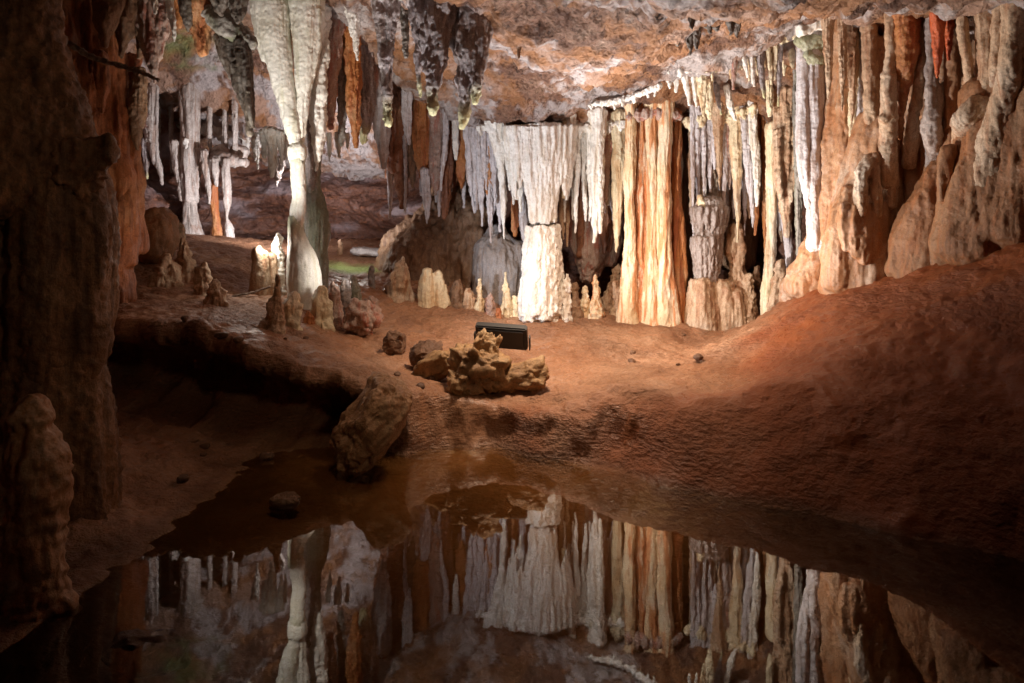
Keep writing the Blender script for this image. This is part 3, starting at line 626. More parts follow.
# ---- rust and lavender curtain, centre left
G = 'stalactites of the rusty curtain'
for lab, pts, mat, d in [
    ('broad rust brown stalactite with an orange tip, left end of the rusty curtain', [(398,128,24),(399,155,19),(401,185,14),(403,207,6)], 'rust_calcite', 10.1),
    ('short wide brown stalactite at the very left of the rusty curtain', [(389,132,18),(390,152,13),(392,172,4)], 'rust_calcite', 10.0),
    ('narrow brown stalactite right of the orange tipped one', [(411,132,12),(412,160,9),(413,188,3)], 'brown_calcite', 10.05),
    ('plump rust stalactite with an amber patch', [(423,124,18),(423,150,16),(424,170,11),(424,182,4)], 'orange_calcite', 9.95),
    ('pale pinkish stalactite in the middle of the rusty curtain', [(437,124,14),(436,155,12),(436,182,9),(436,196,3)], 'pink_calcite', 9.9),
    ('low hanging orange rust stalactite right of the pale pinkish one', [(447,140,14),(447,170,14),(445,200,9),(444,218,3)], 'rust_calcite', 10.0),
    ('rust stalactite with a ragged orange end near the lavender fringe', [(461,122,14),(462,150,13),(461,172,10),(461,188,4)], 'orange_calcite', 9.85),
    ('dark rust blade at the right end of the rusty curtain', [(475,124,15),(475,150,14),(474,172,9),(472,188,3)], 'rust_calcite', 9.7),
    ('orange lump stalactite caught among the lavender fringe', [(489,145,9),(489,170,9),(489,186,8),(488,196,4)], 'orange_calcite', 9.45),
    ('bluish white stalactite at the far left of the rusty curtain', [(382,128,14),(383,148,10),(384,168,3)], 'lavender_calcite', 9.8),
    ('small bluish stalactites tuft above the narrow brown one', [(407,120,9),(408,132,6),(409,144,2)], 'lavender_calcite', 9.7),
    ('long bluish white stalactite hanging below the plump rust one', [(424,170,8),(426,195,8),(427,212,5),(427,224,2)], 'lavender_calcite', 9.85),
    ('slim bluish stalactite between the pale pinkish and the orange rust one', [(446,138,6),(444,158,5),(441,178,3),(441,190,1.8)], 'lavender_calcite', 9.75),
    ('short white stalactite high between two rust ones', [(456,128,7),(456,145,6),(456,159,2)], 'white_calcite', 9.7),
    ('small bluish drip below the pale pinkish stalactite', [(439,185,5),(439,202,4),(439,216,2)], 'lavender_calcite', 9.95),
]:
    stal(lab, pts, mat, d, group=G, ext=True)
G = 'thin stalactites left of the curtain column'
lav = [(470,150,6,196,9.6),(476,155,6,209,9.55),(481,150,7,226,9.5),(485,138,7,190,9.4),(490,150,8,242,9.45),(494,136,6,205,9.35),(499,160,7,232,9.45)]
names = ['shortest bluish stalactite at the left end of the fringe left of the curtain column', 'second bluish stalactite from the left end of the fringe beside the curtain column',
         'slim bluish stalactite left of the orange lump, third in the fringe', 'thin bluish stalactite directly above the orange lump', 'long bluish stalactite just left of the great white spike',
         'pale violet stalactite between the orange lump and the great white spike', 'bluish stalactite half hidden behind the great white spike']
for (x, y0, w0, y1, d), lab in zip(lav, names):
    stal(lab, [(x-1,y0-12,w0+3),(x,y0+10,w0),(x+.5,(y0+y1)/2+10,w0*.8),(x+1,y1-10,w0*.45),(x+1,y1,1.8)], 'lavender_calcite', d, group=G)
stal('great white spike stalactite left of the curtain column, longest of the fringe', [(496,128,18),(499,145,14),(502,170,9),(503,200,7),(504,225,4.5),(504.5,239,2)], 'white_calcite', 9.2, group=G)
stal('lavender slab stalactite tucked behind the curtain column near its crack', [(521,180,6),(522,205,9),(523,225,8),(523,240,3)], 'lavender_calcite', 9.5, group=G)
stal('small orange stub stalactite left of the curtain column near its crack', [(515,195,5),(515,215,7),(515,228,6),(515,235,3)], 'orange_calcite', 9.5, group=G)
for x, y1, nm in [(509,190,'short'),(513,204,'slim'),(517,200,'tiny'),(520,212,'long')]:
    stal('%s white straw stalactite in the fringe between the great white spike and the curtain column' % nm, [(x-3,134,8),(x-1,160,6),(x,y1-14,4),(x+.5,y1,1.6)], 'white_calcite', 9.15, group=G)

BK = 'drapery sheets behind the curtains'
def backing(lab, x0, x1, y0, y1, d, mat, n, seed):
    rg = random.Random(seed); tb = []
    for k in range(n):
        x = x0 + (x1-x0)*(k+.5)/n; e = rg.uniform(.55, 1); ww = (x1-x0)/n*rg.uniform(1.0, 1.6); dd = d + rg.uniform(-.08, .08)
        tb.append(wpts([(x,y0,ww*1.1),(x+rg.uniform(-2,2),y0+(y1-y0)*.5*e,ww),(x+rg.uniform(-2,2),y0+(y1-y0)*e,ww*.3)], dd))
    tag(fused('drapery_sheet', tb, mat, voxel=.018, r=.06, flute=.3, knob=.25), lab, 'drapery', BK)
backing('rust brown drapery sheet behind the stalactites of the rusty curtain', 378, 482, 116, 195, 10.3, 'rust_calcite', 13, 1)
backing('greyish drapery sheet behind the fringe left of the curtain column', 470, 530, 122, 215, 9.75, 'lavender_calcite', 9, 2)
backing('reddish drapery sheet behind the white stalactites right of the curtain column', 560, 628, 122, 225, 9.65, 'rust_calcite', 10, 3)
backing('brown pink drapery sheet behind the right curtain', 690, 800, 114, 262, 9.05, 'tan_calcite', 19, 4)
rg_ = random.Random(12); tb = []
for k in range(26):
    x = 832 + k*8.2; dd = 7.5 - (x-832)*.0086 + rg_.uniform(-.06, .06); e = rg_.uniform(-20, 20)
    tb.append(wpts([(x,0,16),(x+rg_.uniform(-3,3),70,rg_.uniform(11,17)),(x+rg_.uniform(-3,3),150+e,rg_.uniform(12,20)),(x,270-.25*(x-832),24)], dd))
tag(fused('flowstone_wall', tb, 'flowstone', voxel=.02, r=.075, flute=.2, knob=.2, fine=.006), 'continuous brown flowstone wall of fused ribs behind the columns at the right', 'flowstone', BK)
def straws(lab, xs, y0, ya, yb, d, mat, grp, seed, wd=4.5):
    rg = random.Random(seed)
    for x in xs:
        x += rg.uniform(-2, 2); y1 = rg.uniform(ya, yb); ww = rg.uniform(.8, 1.3)*wd
        stal(lab, [(x-.5,y0,ww*1.3),(x,y0*.5+y1*.5,ww),(x+rg.uniform(-1,1),y1,1.6)], mat, d + rg.uniform(-.1, .1), group=grp)
straws('thin bluish straw stalactite in the back row left of the curtain column', range(474, 528, 6), 124, 160, 215, 9.6, 'lavender_calcite', 'straws left of the curtain column', 5)
straws('thin white straw stalactite in the back row right of the curtain column', range(564, 626, 5), 124, 160, 235, 9.35, 'white_calcite', 'straws right of the curtain column', 6)
straws('thin rusty straw stalactite in the back row of the rusty curtain', range(384, 474, 8), 120, 150, 195, 10.15, 'orange_calcite', 'straws of the rusty curtain', 7)
straws('thin bluish white straw stalactite hanging low among the rust ones of the rusty curtain', range(390, 472, 15), 150, 185, 226, 10.0, 'lavender_calcite', 'pale straws of the rusty curtain', 17, 4)
straws('thin pale straw stalactite in the back row of the right curtain', range(694, 798, 5), 116, 160, 240, 8.95, 'lavender_calcite', 'straws of the right curtain', 8)
straws('tiny pale straw stalactite under the edge of the upper fringe', range(706, 792, 6), 58, 66, 82, 7.9, 'cream_calcite', 'straws of the upper fringe', 9, 4)
straws('thin tan straw stalactite in the recesses of the right wall', range(828, 990, 13), 34, 75, 130, 7.0, 'tan_calcite', 'straws of the right wall', 10, 7)

straws('thin pale straw stalactite under the ceiling of the back left chamber', list(range(146, 250, 13)), 142, 152, 178, 11.6, 'pale_chamber', 'straws of the back left chamber', 14, 3.4)
straws('thin white straw stalactite by the tall white column in front of the back wall', [252, 259, 268, 276, 284, 331, 338, 346], 134, 148, 172, 9.6, 'white_calcite', 'straws beside the tall white column', 15, 4)
w = [(*P(x, y, (hit_ceil(x, y) or 12.2) - .05), r) for x, y, r in [(148,128,.05),(165,124,.07),(185,130,.06),(205,128,.08),(225,134,.07),(246,136,.06),(262,140,.08),(280,146,.06)]]
rg = random.Random(77)
tag(fused('calcite_crust', [w] + [[(x+rg.uniform(-.1,.1), y-.06, z, r*.8), (x+rg.uniform(-.1,.1), y-.08, z-rg.uniform(.12,.3), .012)] for x, y, z, r in w for _ in (0,1)], 'white_calcite', r=.07, voxel=.018, knob=.6, flute=.2), 'white crust along the ceiling lip of the back left chamber', 'crust')

# ---- the white curtain column in the centre
D2 = 9.0
root = empty('curtain_column', P(540, 318, D2), 'bright white curtain column, a fluted cone cracked off from its thick foot', 'column')
tb = [wpts([(540,128,54),(541,160,42),(542,190,33),(543,208,28),(543,222,27)], D2+.12)]
rng = random.Random(3)
for k in range(23):
    a = math.pi * (k + .5) / 23
    x0 = 540 - 36*math.cos(a); x1 = 543 - 16*math.cos(a); dd = D2 + .12 - .34*math.sin(a); d1 = D2 + .1 - .19*math.sin(a)
    w0 = rng.uniform(5, 10)
    if abs(math.cos(a)) > .72:
        y1 = rng.uniform(172, 206)
        tb.append(wpts([(x0*.96+541*.04,126,w0*1.2,dd),(x0*.9+541*.1,150,w0,dd),(x0*.78+541*.22,y1-12,w0*.6,dd),(x0*.76+541*.24,y1,1.6,dd)], D2))
        continue
    x0 = 540 - 31*math.cos(a)
    tb.append(wpts([(x0,126,w0,dd),(x0*.75+x1*.25+rng.uniform(-1,1),158,w0*.95,dd*.75+d1*.25),(x0*.35+x1*.65,190,w0*.8,dd*.35+d1*.65),(x1,rng.uniform(220,224),w0*.6,d1)], D2))
fused('crown', tb, 'white_calcite', root, flat=.08, voxel=.011, r=.05, flute=.3, knob=.12, vert=.06, origin=P(540,135,D2))
tb = [wpts([(543,226,29),(542,250,33),(541,275,35),(540,300,38),(540,322,44)], D2+.1)]
for k in range(13):
    a = math.pi * (k + .5) / 13
    x0 = 543 - 14*math.cos(a); x1 = 540 - 18*math.cos(a)+rng.uniform(-2,2); dd = D2 + .1 - .2*math.sin(a); d1 = D2 + .1 - .30*math.sin(a)
    w0 = rng.uniform(7, 11)
    tb.append(wpts([(x0,rng.uniform(225,227),w0*.7,dd),(x0*.7+x1*.3,255,w0,dd*.7+d1*.3),(x0*.3+x1*.7+rng.uniform(-1,1),285,w0*1.1,dd*.3+d1*.7),(x1,rng.uniform(306,322),w0*1.5,d1)], D2))
fused('foot', tb, 'white_calcite', root, flat=.08, voxel=.011, r=.06, flute=.16, knob=.3, ring=.03, origin=P(540,318,D2))
G = 'white stalactites right of the curtain column'
for lab, pts, mat, d in [
    ('bulbous cream stalactite touching the right side of the curtain column', [(568,128,12),(567,150,9),(566,172,7),(565,188,9),(564,197,4)], 'cream_calcite', 9.1),
    ('thin white stalactite at the right shoulder of the curtain column', [(571,130,8),(570,150,6),(569,170,3)], 'white_calcite', 9.0),
    ('slender white stalactite, first long one right of the curtain column', [(576,128,9),(577,160,7),(576,200,5),(575,233,2)], 'white_calcite', 9.15),
    ('thin white stalactite between the slender one and the brightest one', [(583,130,8),(584,165,6),(585,200,4),(586,221,2)], 'white_calcite', 9.2),
    ('white stalactite hugging the left of the brightest one', [(589,130,8),(590,165,7),(591,195,5),(591,217,2)], 'white_calcite', 9.1),
    ('brightest broad white stalactite, ending in the lowest yellowish tip', [(597,128,15),(597,155,13),(597,190,11),(595,218,7),(594,243,2.5)], 'white_calcite', 9.0),
    ('white side tip growing off the right of the brightest stalactite', [(599,175,9),(600,200,7),(600,220,5),(600,233,2)], 'white_calcite', 8.98),
    ('thin tan stalactite low behind the right side of the curtain column', [(566,180,6),(567,215,5),(567,246,2)], 'tan_calcite', 9.45),
    ('tan stalactite beside the crack of the curtain column', [(561,185,6),(562,215,5),(563,239,2)], 'tan_calcite', 9.4),
    ('pink tan stalactite between the brightest one and the red streaked column', [(607,128,13),(606,160,11),(605,190,7),(605,213,3)], 'pink_calcite', 9.2),
    ('wide pale stalactite with a split end left of the red streaked column', [(618,128,14),(618,165,12),(618,205,10),(617,235,6),(616,252,2.5)], 'cream_calcite', 9.15),
    ('small bluish stalactite between the pink tan and the wide pale one', [(612,165,7),(612,192,6),(613,221,2)], 'lavender_calcite', 9.35),
    ('dark rust stalactite low behind the brightest one', [(606,190,12),(605,220,10),(604,252,4)], 'rust_calcite', 9.6),
    ('rust stalactite low between the curtain column and the brightest one', [(582,195,12),(581,225,12),(580,256,6)], 'rust_calcite', 9.7),
]:
    stal(lab, pts, mat, d, group=G, ext=True)

# ---- the red streaked column
D3 = 8.9
root = empty('streaked_column', P(655, 322, D3), 'thick cream column streaked orange and red from ceiling to floor', 'column')
def shaft(pts, mat, d, lab=None, **kw):
    o = single('shaft', down_to_floor(up_to_ceiling(wpts(pts, d))), mat, root, **kw)
    if lab: o['label'] = lab
shaft([(631,118,11),(631,150,11),(630,200,10),(630,240,11),(629,280,16),(628,322,22)], 'cream_warm', D3, 'pale cream left shaft', flute=.14, knob=.1)
shaft([(641,118,15),(640,150,15),(641,200,15),(641,250,17),(641,290,22),(641,322,28)], 'red_streak', D3+.09, 'orange red middle shaft', flute=.22, knob=.12)
shaft([(652,118,13),(652,150,12),(652,200,12),(652,250,13),(652,290,19),(651,322,26)], 'cream_warm', D3, flute=.16, knob=.1)
shaft([(664,116,16),(664,150,15),(664,200,14),(664,250,16),(665,290,22),(666,322,30)], 'cream_warm', D3-.03, flute=.16, knob=.1)
shaft([(677,118,13),(677,150,12),(676,200,13),(677,250,14),(678,290,18),(680,322,22)], 'orange_calcite', D3+.1, 'orange brown right shaft', flute=.2, knob=.1)
single('crust', wpts([(628,118,8),(645,114,12),(662,113,14),(680,118,8)], D3-.02), 'pink_calcite', root, flute=.3, knob=.4)

# ---- stalactites right of the streaked column
G = 'stalactites of the right curtain'
for lab, pts, mat, d in [
    ('pale stalactite at the left end of the right curtain, beside the dark gap', [(696,118,10),(697,140,7),(697,160,5),(697,177,2)], 'lavender_calcite', 8.9),
    ('slim white stalactite hanging over the urn shaped pedestal, leftmost of two', [(703,118,8),(703,150,6),(704,175,5),(705,196,2)], 'white_calcite', 8.95),
    ('slim white stalactite hanging over the urn shaped pedestal, rightmost of two', [(710,118,9),(710,145,7),(710,170,5),(710,192,2)], 'lavender_calcite', 8.9),
    ('tan carrot stalactite right of the two slim ones over the urn pedestal', [(718,118,12),(718,145,9),(720,170,5),(720,190,2)], 'tan_calcite', 8.85),
    ('pale pinkish stalactite left of the cream one with an orange thread', [(727,118,12),(728,145,9),(729,170,6),(730,190,2)], 'pink_calcite', 8.9),
    ('cream stalactite that goes on as a thin orange thread', [(736,112,14),(736,150,11),(737,180,9),(737,195,6),(738,215,4),(738,242,2)], 'cream_calcite', 8.8),
    ('slanting bluish stalactite right of the cream one', [(742,105,8),(746,140,8),(749,175,7),(752,205,4),(753,228,2)], 'lavender_calcite', 8.75),
    ('short tan stalactite under the slanting bluish one', [(747,165,7),(748,195,6),(750,218,2)], 'tan_calcite', 8.9),
    ('bright bluish stalactite fanning off the slanting one', [(753,115,9),(755,150,8),(757,180,7),(757,206,3)], 'white_calcite', 8.7),
    ('orange stalactite below the bright bluish one', [(757,180,5),(757,205,5),(755,235,2.5)], 'orange_calcite', 8.85),
    ('long orange ribbon stalactite left of the cream post', [(764,120,8),(765,165,6),(766,210,6),(766,252,3)], 'orange_calcite', 8.8),
    ('greenish stalactite close to the left of the twin column', [(798,125,9),(799,170,8),(798,215,7),(798,255,4)], 'moss_stone', 8.1),
    ('pale stalactite behind the cream post and the tan bell', [(778,130,9),(779,180,8),(780,230,4)], 'lavender_calcite', 8.9),
]:
    stal(lab, pts, mat, d, group=G, ext=True)
w = down_to_floor(wpts([(772,125,12),(772,160,11),(771,200,10),(771,240,9),(770,262,9),(768,285,12)], 8.55), 1.5)
tag(single('cream_post', w, 'cream_calcite', origin=w[-1][:3]), 'slim cream column left of the tan bell shaped drapery', 'column', G)
root = empty('bell_drapery', P(786, 135, 8.4), 'tan bell shaped drapery narrowing to a point left of the twin column', 'drapery', G)
fused('bell', [up_to_ceiling(wpts([(786,125,24),(786,160,24),(786,195,18),(786,220,8),(787,236,4)], 8.4)), wpts([(778,130,9),(778,165,8),(781,200,5)], 8.3), wpts([(793,130,9),(794,165,8),(791,200,5)], 8.3)], 'tan_calcite', root, voxel=.012, r=.08, flute=.22, knob=.16, ring=.05)
single('lower_spike', wpts([(784,215,7),(788,240,8),(790,262,7),(790,290,9)], 8.5), 'lavender_calcite', root)

# urn shaped pedestal and neighbours
root = empty('urn_pedestal', P(706, 282, 8.9), 'grey urn shaped pedestal of drip stone in two fluted tiers with a flat top', 'pedestal')
DU = 8.9
def tier(nm, x, y0, y1, wt, wb, mat, d=DU, n=15):
    tb = [wpts([(x,y0,wt*.86),((x),(y0+y1)/2,(wt+wb)*.43),(x,y1,wb*.86)], d)]
    for k in range(n):
        a = 2*math.pi*k/n; c, s_ = math.cos(a), math.sin(a); ww = rng.uniform(4.5, 6.5)
        e = rng.uniform(-9, 6)
        tb.append(wpts([(x+wt*.45*c, y0+2, ww, d+wt*.45*s_*d/F), (x+(wt*.55+wb*.4)*.48*c, (y0+y1)/2, ww*.9, d+(wt+wb)*.23*s_*d/F), (x+wb*.45*c, y1+e, ww*.5, d+wb*.44*s_*d/F)], d))
    return fused(nm, tb, mat, root, voxel=.010, r=.035, flute=.34, knob=.34, origin=P(x,y1,d))
tier('basin', 709, 206, 236, 38, 30, 'drip_stone')
tier('lower_tier', 707, 236, 282, 31, 22, 'drip_stone')
single('nub', wpts([(700,196,5),(702,202,8),(704,209,10)], DU-.12), 'cream_calcite', root, knob=.3)
G = 'drip stone rocks at the foot of the right curtain'
tag(fused('flowstone_block', [down_to_floor(wpts([(702,284,24),(702,300,30),(702,316,34)], 8.85)), down_to_floor(wpts([(722,286,24),(724,300,30),(725,318,32)], 8.9)), down_to_floor(wpts([(736,292,14),(737,312,20)], 8.8))], 'tan_calcite', r=.12, flute=.18, knob=.16, ring=.03), 'low creamy flowstone block under the urn shaped pedestal', 'flowstone', G)
gmite('brown stalagmite post right of the urn shaped pedestal', [(737,226,10),(737,240,17),(736,262,18),(737,285,20),(738,300,24)], 'tan_calcite', 9.0, group=G)
gmite('small round headed stalagmite beside the low creamy block', [(748,275,7),(748,281,10),(748,290,9),(749,308,14)], 'tan_calcite', 8.8, group=G)
gmite('narrow brown stalagmite in the dark right of the brown post', [(757,268,6),(757,290,9),(757,312,14)], 'brown_calcite', 9.0, group=G)
w = wpts([(744,313,3),(752,311.5,5),(762,312.5,5),(772,314,3)], 8.75); fz = float(floor_z(w[1][0], w[1][1])[0])
tag(single('rimstone_lump', [(a, b, fz + .015, r) for a, b, c, r in w], 'white_calcite', knob=.5, segs=16), 'small white crusted rim lying on the floor right of the low creamy block', 'rimstone', G)
gmite('pale leaning stalagmite against the foot of the twin column rock', [(781,262,6),(779,280,12),(777,300,14),(775,322,18)], 'tan_calcite', 8.4, group=G)

# ---- fringe under the upper ceiling edge, right
G = 'small stalactites along the upper ceiling edge'
for lab, pts, mat in [
    ('pale tan stalactite at the left end of the upper fringe, beside a bare red patch', [(735,52,7),(734,68,6),(733,89,2)], 'pink_calcite'),
    ('short white stalactite second from the left in the upper fringe', [(742,50,6),(745,62,5),(748,77,2)], 'white_calcite'),
    ('white stalactite third from the left in the upper fringe', [(750,48,6),(752,66,5),(754,86,2)], 'white_calcite'),
    ('long dark streaked stalactite in the middle of the upper fringe', [(759,46,8),(761,70,6),(764,97,2)], 'grey_calcite'),
    ('cream stalactite right of the long dark streaked one', [(767,44,7),(769,62,5),(771,84,2)], 'cream_calcite'),
    ('stubby cream stalactite near the right end of the upper fringe', [(775,42,7),(775,60,5),(774,80,2)], 'cream_calcite'),
    ('thin grey stalactite hanging lowest in the upper fringe', [(780,42,7),(779,62,6),(779,80,4),(778,106,1.8)], 'grey_calcite'),
]:
    stal(lab, pts, mat, 7.75, group=G)
for lab, pts, mat, d in [
    ('brightest white slanting stalactite at the left corner of the upper ceiling edge', [(682,66,9),(685,80,7),(688,96,4),(689,105,2)], 'white_calcite', 8.1),
    ('pink white stalactite right of the brightest slanting one', [(692,70,7),(694,88,5),(696,106,2)], 'white_calcite', 8.1),
    ('cream drapery stalactite with a dark right side at the upper edge corner', [(700,60,11),(702,82,9),(703,104,5),(703,116,2.5)], 'cream_calcite', 8.05),
    ('yellow stub stalactite just above the right curtain', [(709,88,6),(709,102,8),(709,113,6),(709,119,3)], 'cream_calcite', 8.3),
    ('small grey stalactite right of the yellow stub', [(716,84,6),(718,98,5),(721,114,2)], 'grey_calcite', 8.4),
    ('slanting pale stalactite on the red wall above the right curtain', [(726,86,6),(730,104,6),(735,120,3)], 'white_calcite', 8.4),
    ('yellowish stalactite between the upper fringe and the tan bell drapery', [(769,95,6),(769,105,6),(770,116,3)], 'cream_calcite', 8.3),
    ('tiny white stalactite left of the brightest slanting one', [(668,70,7),(669,80,5),(670,88,2)], 'white_calcite', 8.15),
    ('little white stub next to the tiny white stalactite', [(675,70,7),(676,80,5),(676,92,2)], 'white_calcite', 8.15),
]:
    stal(lab, pts, mat, d, group=G)
# white crust ledges
tag(fused('calcite_crust', [wpts([(664,66,9),(676,62,13),(690,64,14),(702,62,11),(716,60,9),(730,56,9)], 8.0)] + [wpts([(x,62,6),(x+.3,62+h,2)], 7.95) for x, h in [(668,12),(680,16),(690,12),(697,14),(706,9),(711,10),(717,9),(722,11),(727,8)]], 'white_calcite', r=.05, voxel=.012, knob=.5, flute=.2), 'crumbly white crust with tiny drips along the corner of the upper ceiling edge', 'crust')
tag(fused('calcite_crust', [wpts([(732,53,8),(750,47,9),(770,41,9),(788,36,11),(802,32,10)], 7.72)], 'cream_calcite', r=.05, voxel=.012, knob=.5, flute=.2), 'cream crust edging the ceiling above the upper fringe', 'crust')
tag(fused('calcite_crust', [wpts([(800,30,14),(815,22,20),(832,20,24),(850,20,20),(866,24,14)], 7.35), wpts([(810,14,10),(828,9,14),(846,12,8)], 7.2)], 'white_calcite', r=.08, voxel=.016, knob=.4, flute=.1), 'bright white crust on the ceiling over the twin column', 'crust')
dcr = hit_ceil(625, 97)
tag(fused('calcite_crust', [wpts([(583,106,4,8.7),(596,104,5,8.6),(612,102,6,8.55),(628,98,6,8.5),(645,92,6,8.35),(660,86,7,8.25)], 8.5)] + [wpts([(x,y,5),(x+.4,y+h,1.8)], dd) for x, y, h, dd in [(591,105,5,8.62),(602,103,6,8.58),(614,101,9,8.54),(622,100,6,8.5),(634,96,7,8.42),(648,91,6,8.33),(655,88,8,8.28)]], 'white_calcite', r=.025, voxel=.009, knob=.5, flute=.2), 'thin white crust line with tiny drips crossing the ceiling above the streaked column', 'crust')
for lab, pts, mat in [('pale knobby crust capping the right curtain', [(690,121,8,8.95),(702,119,9,8.9),(716,121,8,8.9),(730,118,9,8.85),(744,112,9,8.75),(752,108,8,8.7)], 'cream_calcite'),
                      ('white knobby crust along the ceiling over the fringe left of the curtain column', [(482,128,6,9.3),(494,126,8,9.25),(506,129,7,9.2),(516,130,7,9.15)], 'white_calcite'),
                      ('white knobby crust along the ceiling right of the curtain column', [(566,129,7,9.1),(580,127,8,9.1),(594,128,9,9.05),(608,125,7,9.1),(620,124,8,9.1)], 'white_calcite')]:
    w = wpts(pts, 9); rg = random.Random(len(lab))
    ex = [[(x+rg.uniform(-.06,.06), y-.03, z, r), (x, y-.04, z-rg.uniform(.08,.16), r*.35)] for x, y, z, r in w]
    tag(fused('calcite_crust', [w] + ex, mat, r=.04, voxel=.011, knob=.5, flute=.2), lab, 'crust')
# dark stubs and the lone stalactite on the ceiling
stal('lone small brown stalactite in the middle of the ceiling', [(518,26,9),(518,40,6),(518.5,50,4),(518.5,58,2)], 'brown_calcite', group='dark stubs on the ceiling')
for k, (x, y, h, wd) in enumerate([(657,12,9,7),(666,20,8,6),(692,12,18,8),(697,32,17,7),(709,24,9,6),(717,22,9,7),(731,16,18,8),(739,14,17,7),(677,34,12,7),(633,42,11,6),(690,40,14,6),(736,30,8,5)]):
    stal('dark stub stalactite scattered on the rusty ceiling above the white crust', [(x,y,wd+2),(x,y+h*.55,wd*.8),(x+.5,y+h,wd*.35)], 'dark_calcite', group='dark stubs on the ceiling', knob=.4)

# ---- the twin column and the flowstone wall, right
DR = 7.6
root = empty('twin_column', P(818, 235, DR), 'tall twin lobed grey white column under the bright white crust', 'column')
single('lobe', up_to_ceiling(wpts([(802,34,12),(803,60,12),(803,100,13),(804,150,14),(807,180,13),(809,200,9),(810,214,5)], DR)), 'lavender_calcite', root, flute=.14, knob=.1)
o = fused('lobe', [up_to_ceiling(wpts([(813,36,20),(813,70,20),(814,110,20),(814,150,19),(815,190,17),(817,225,18),(819,245,24)], DR)), wpts([(822,50,14),(823,110,14),(824,170,12),(825,230,12)], DR+.1)], 'lavender_calcite', root, voxel=.012, r=.09, flute=.14, knob=.1)
fused('cap', [wpts([(798,40,12),(806,44,16),(816,44,18),(828,46,16),(836,52,8)], DR-.05), wpts([(806,56,12),(816,60,14),(824,62,10)], DR-.06)], 'cap_stone', root, r=.08, knob=.25, flute=.1)
tag(fused('column_rock', [down_to_floor(wpts([(822,240,28),(818,262,44),(812,290,60)], 7.75), 1.5), down_to_floor(wpts([(806,272,24),(800,300,40)], 7.95), 1.5), wpts([(836,248,20),(838,262,30)], 7.6)], 'flowstone', voxel=.018, r=.13, flute=.12, knob=.2, origin=P(815,290,7.8)), 'brown rounded rock carrying the twin column', 'rock')
G = 'flowstone columns of the right wall'
stal('pale greyish stalactite between the twin column and the long cream stalactite', [(836,48,15),(836,80,13),(838,110,9),(839,134,3)], 'tan_calcite', 7.5, group=G)
stal('tan stalactite in the recess right of the twin column', [(846,50,11),(847,80,10),(847,115,7),(846,150,3)], 'tan_calcite', 7.45, group=G)
stal('long cream stalactite with a greenish end in the recess right of the twin column', [(857,40,11),(856,80,11),(854,120,9),(852,150,7),(850,170,3)], 'cream_calcite', 7.2, group=G)
stal('narrow pale stalactite against the orange topped column', [(863,45,9),(862,90,8),(861,130,6),(860,152,3)], 'lavender_calcite', 7.1, group=G)
def fcol(name, label, tubes, mat, d, cat='flowstone', **kw):
    kw.setdefault('flute', .1); kw.setdefault('knob', .13)
    ts = [wpts([(*q[:3], d + .3*max(0, i/(len(t)-1) - .45)/.55) for i, q in enumerate(t)], d) for t in tubes]; ts[0] = up_to_ceiling(ts[0])
    return tag(fused(name, ts, mat, **kw), label, cat, G)
fcol('flowstone_column', 'tan knobby flowstone column with an orange streaked top, leftmost on the right wall', [[(870,40,15),(870,75,14),(871,110,15),(870,145,18),(867,195,22)], [(883,40,14),(883,80,13),(882,125,15),(881,190,22)]], 'tan_calcite', 6.9, ring=.04)
fcol('orange_cone', 'bright orange cone of flowstone hanging from the ceiling edge', [[(906,26,26),(906,50,24),(905,72,17),(903,95,9),(901,125,7),(900,140,4)]], 'orange_calcite', 6.35, ring=.05, voxel=.011)
stal('red orange stalactite, brightest on the right wall', [(938,22,14),(938,40,11),(938,60,7),(937.5,78,2.5)], 'red_calcite', 6.0, group=G, knob=.06, flute=.1)
stal('small red stalactite just right of the brightest red orange one', [(949,24,8),(949,42,5),(949,60,2.5)], 'red_calcite', 6.05, group=G)
fcol('flowstone_column', 'lumpy tan flowstone column left of the orange cone', [[(891,60,12),(889,85,15),(889,110,16),(888,140,17),(888,185,20)], [(884,118,10),(886,130,10)]], 'tan_calcite', 6.4, ring=.05)
fcol('flowstone_column', 'thin tan flowstone ribbon right of the orange cone', [[(923,50,12),(919,85,11),(914,115,11),(909,165,14)]], 'tan_calcite', 6.35)
fcol('flowstone_column', 'grey white knobby column below the red orange stalactite', [[(932,80,12),(934,100,15),(932,130,18),(934,160,14),(930,190,8)], [(945,85,10),(944,110,10),(940,140,8)]], 'drip_stone', 6.2, knob=.2, ring=.06)
fcol('flowstone_column', 'brown flowstone column right of the grey white knobby one', [[(952,40,14),(953,80,15),(951,120,14),(948,170,14),(944,210,12)]], 'flowstone', 6.15)
fcol('flowstone_column', 'slim tan flowstone column with a pinched end, right of the brown one', [[(963,32,10),(967,60,10),(970,90,9),(966,150,16)]], 'tan_calcite', 5.85)
fcol('flowstone_column', 'fat tan flowstone column pouring into a rounded boss', [[(985,26,20),(986,55,17),(986,80,17),(984,100,24),(978,130,36),(968,185,44)], [(980,105,26),(968,115,24),(966,140,20)]], 'tan_calcite', 5.75)
fcol('flowstone_column', 'tan flowstone column with a dark bulb, next to the right edge', [[(1000,16,14),(999,45,14),(997,75,12),(994,105,15),(988,170,22)]], 'tan_calcite', 5.6)
fcol('flowstone_column', 'bulging brown headed flowstone column at the right edge', [[(1013,5,24),(1013,35,22),(1009,60,18),(1006,85,22),(1000,120,30),(990,185,40)], [(1030,0,30),(1028,60,32),(1022,110,40)]], 'tan_calcite', 5.4)
root = empty('flowstone_boss', P(870, 258, 6.9), 'large rounded flowstone boss with an arched drapery, beside the twin column rock', 'flowstone', G)
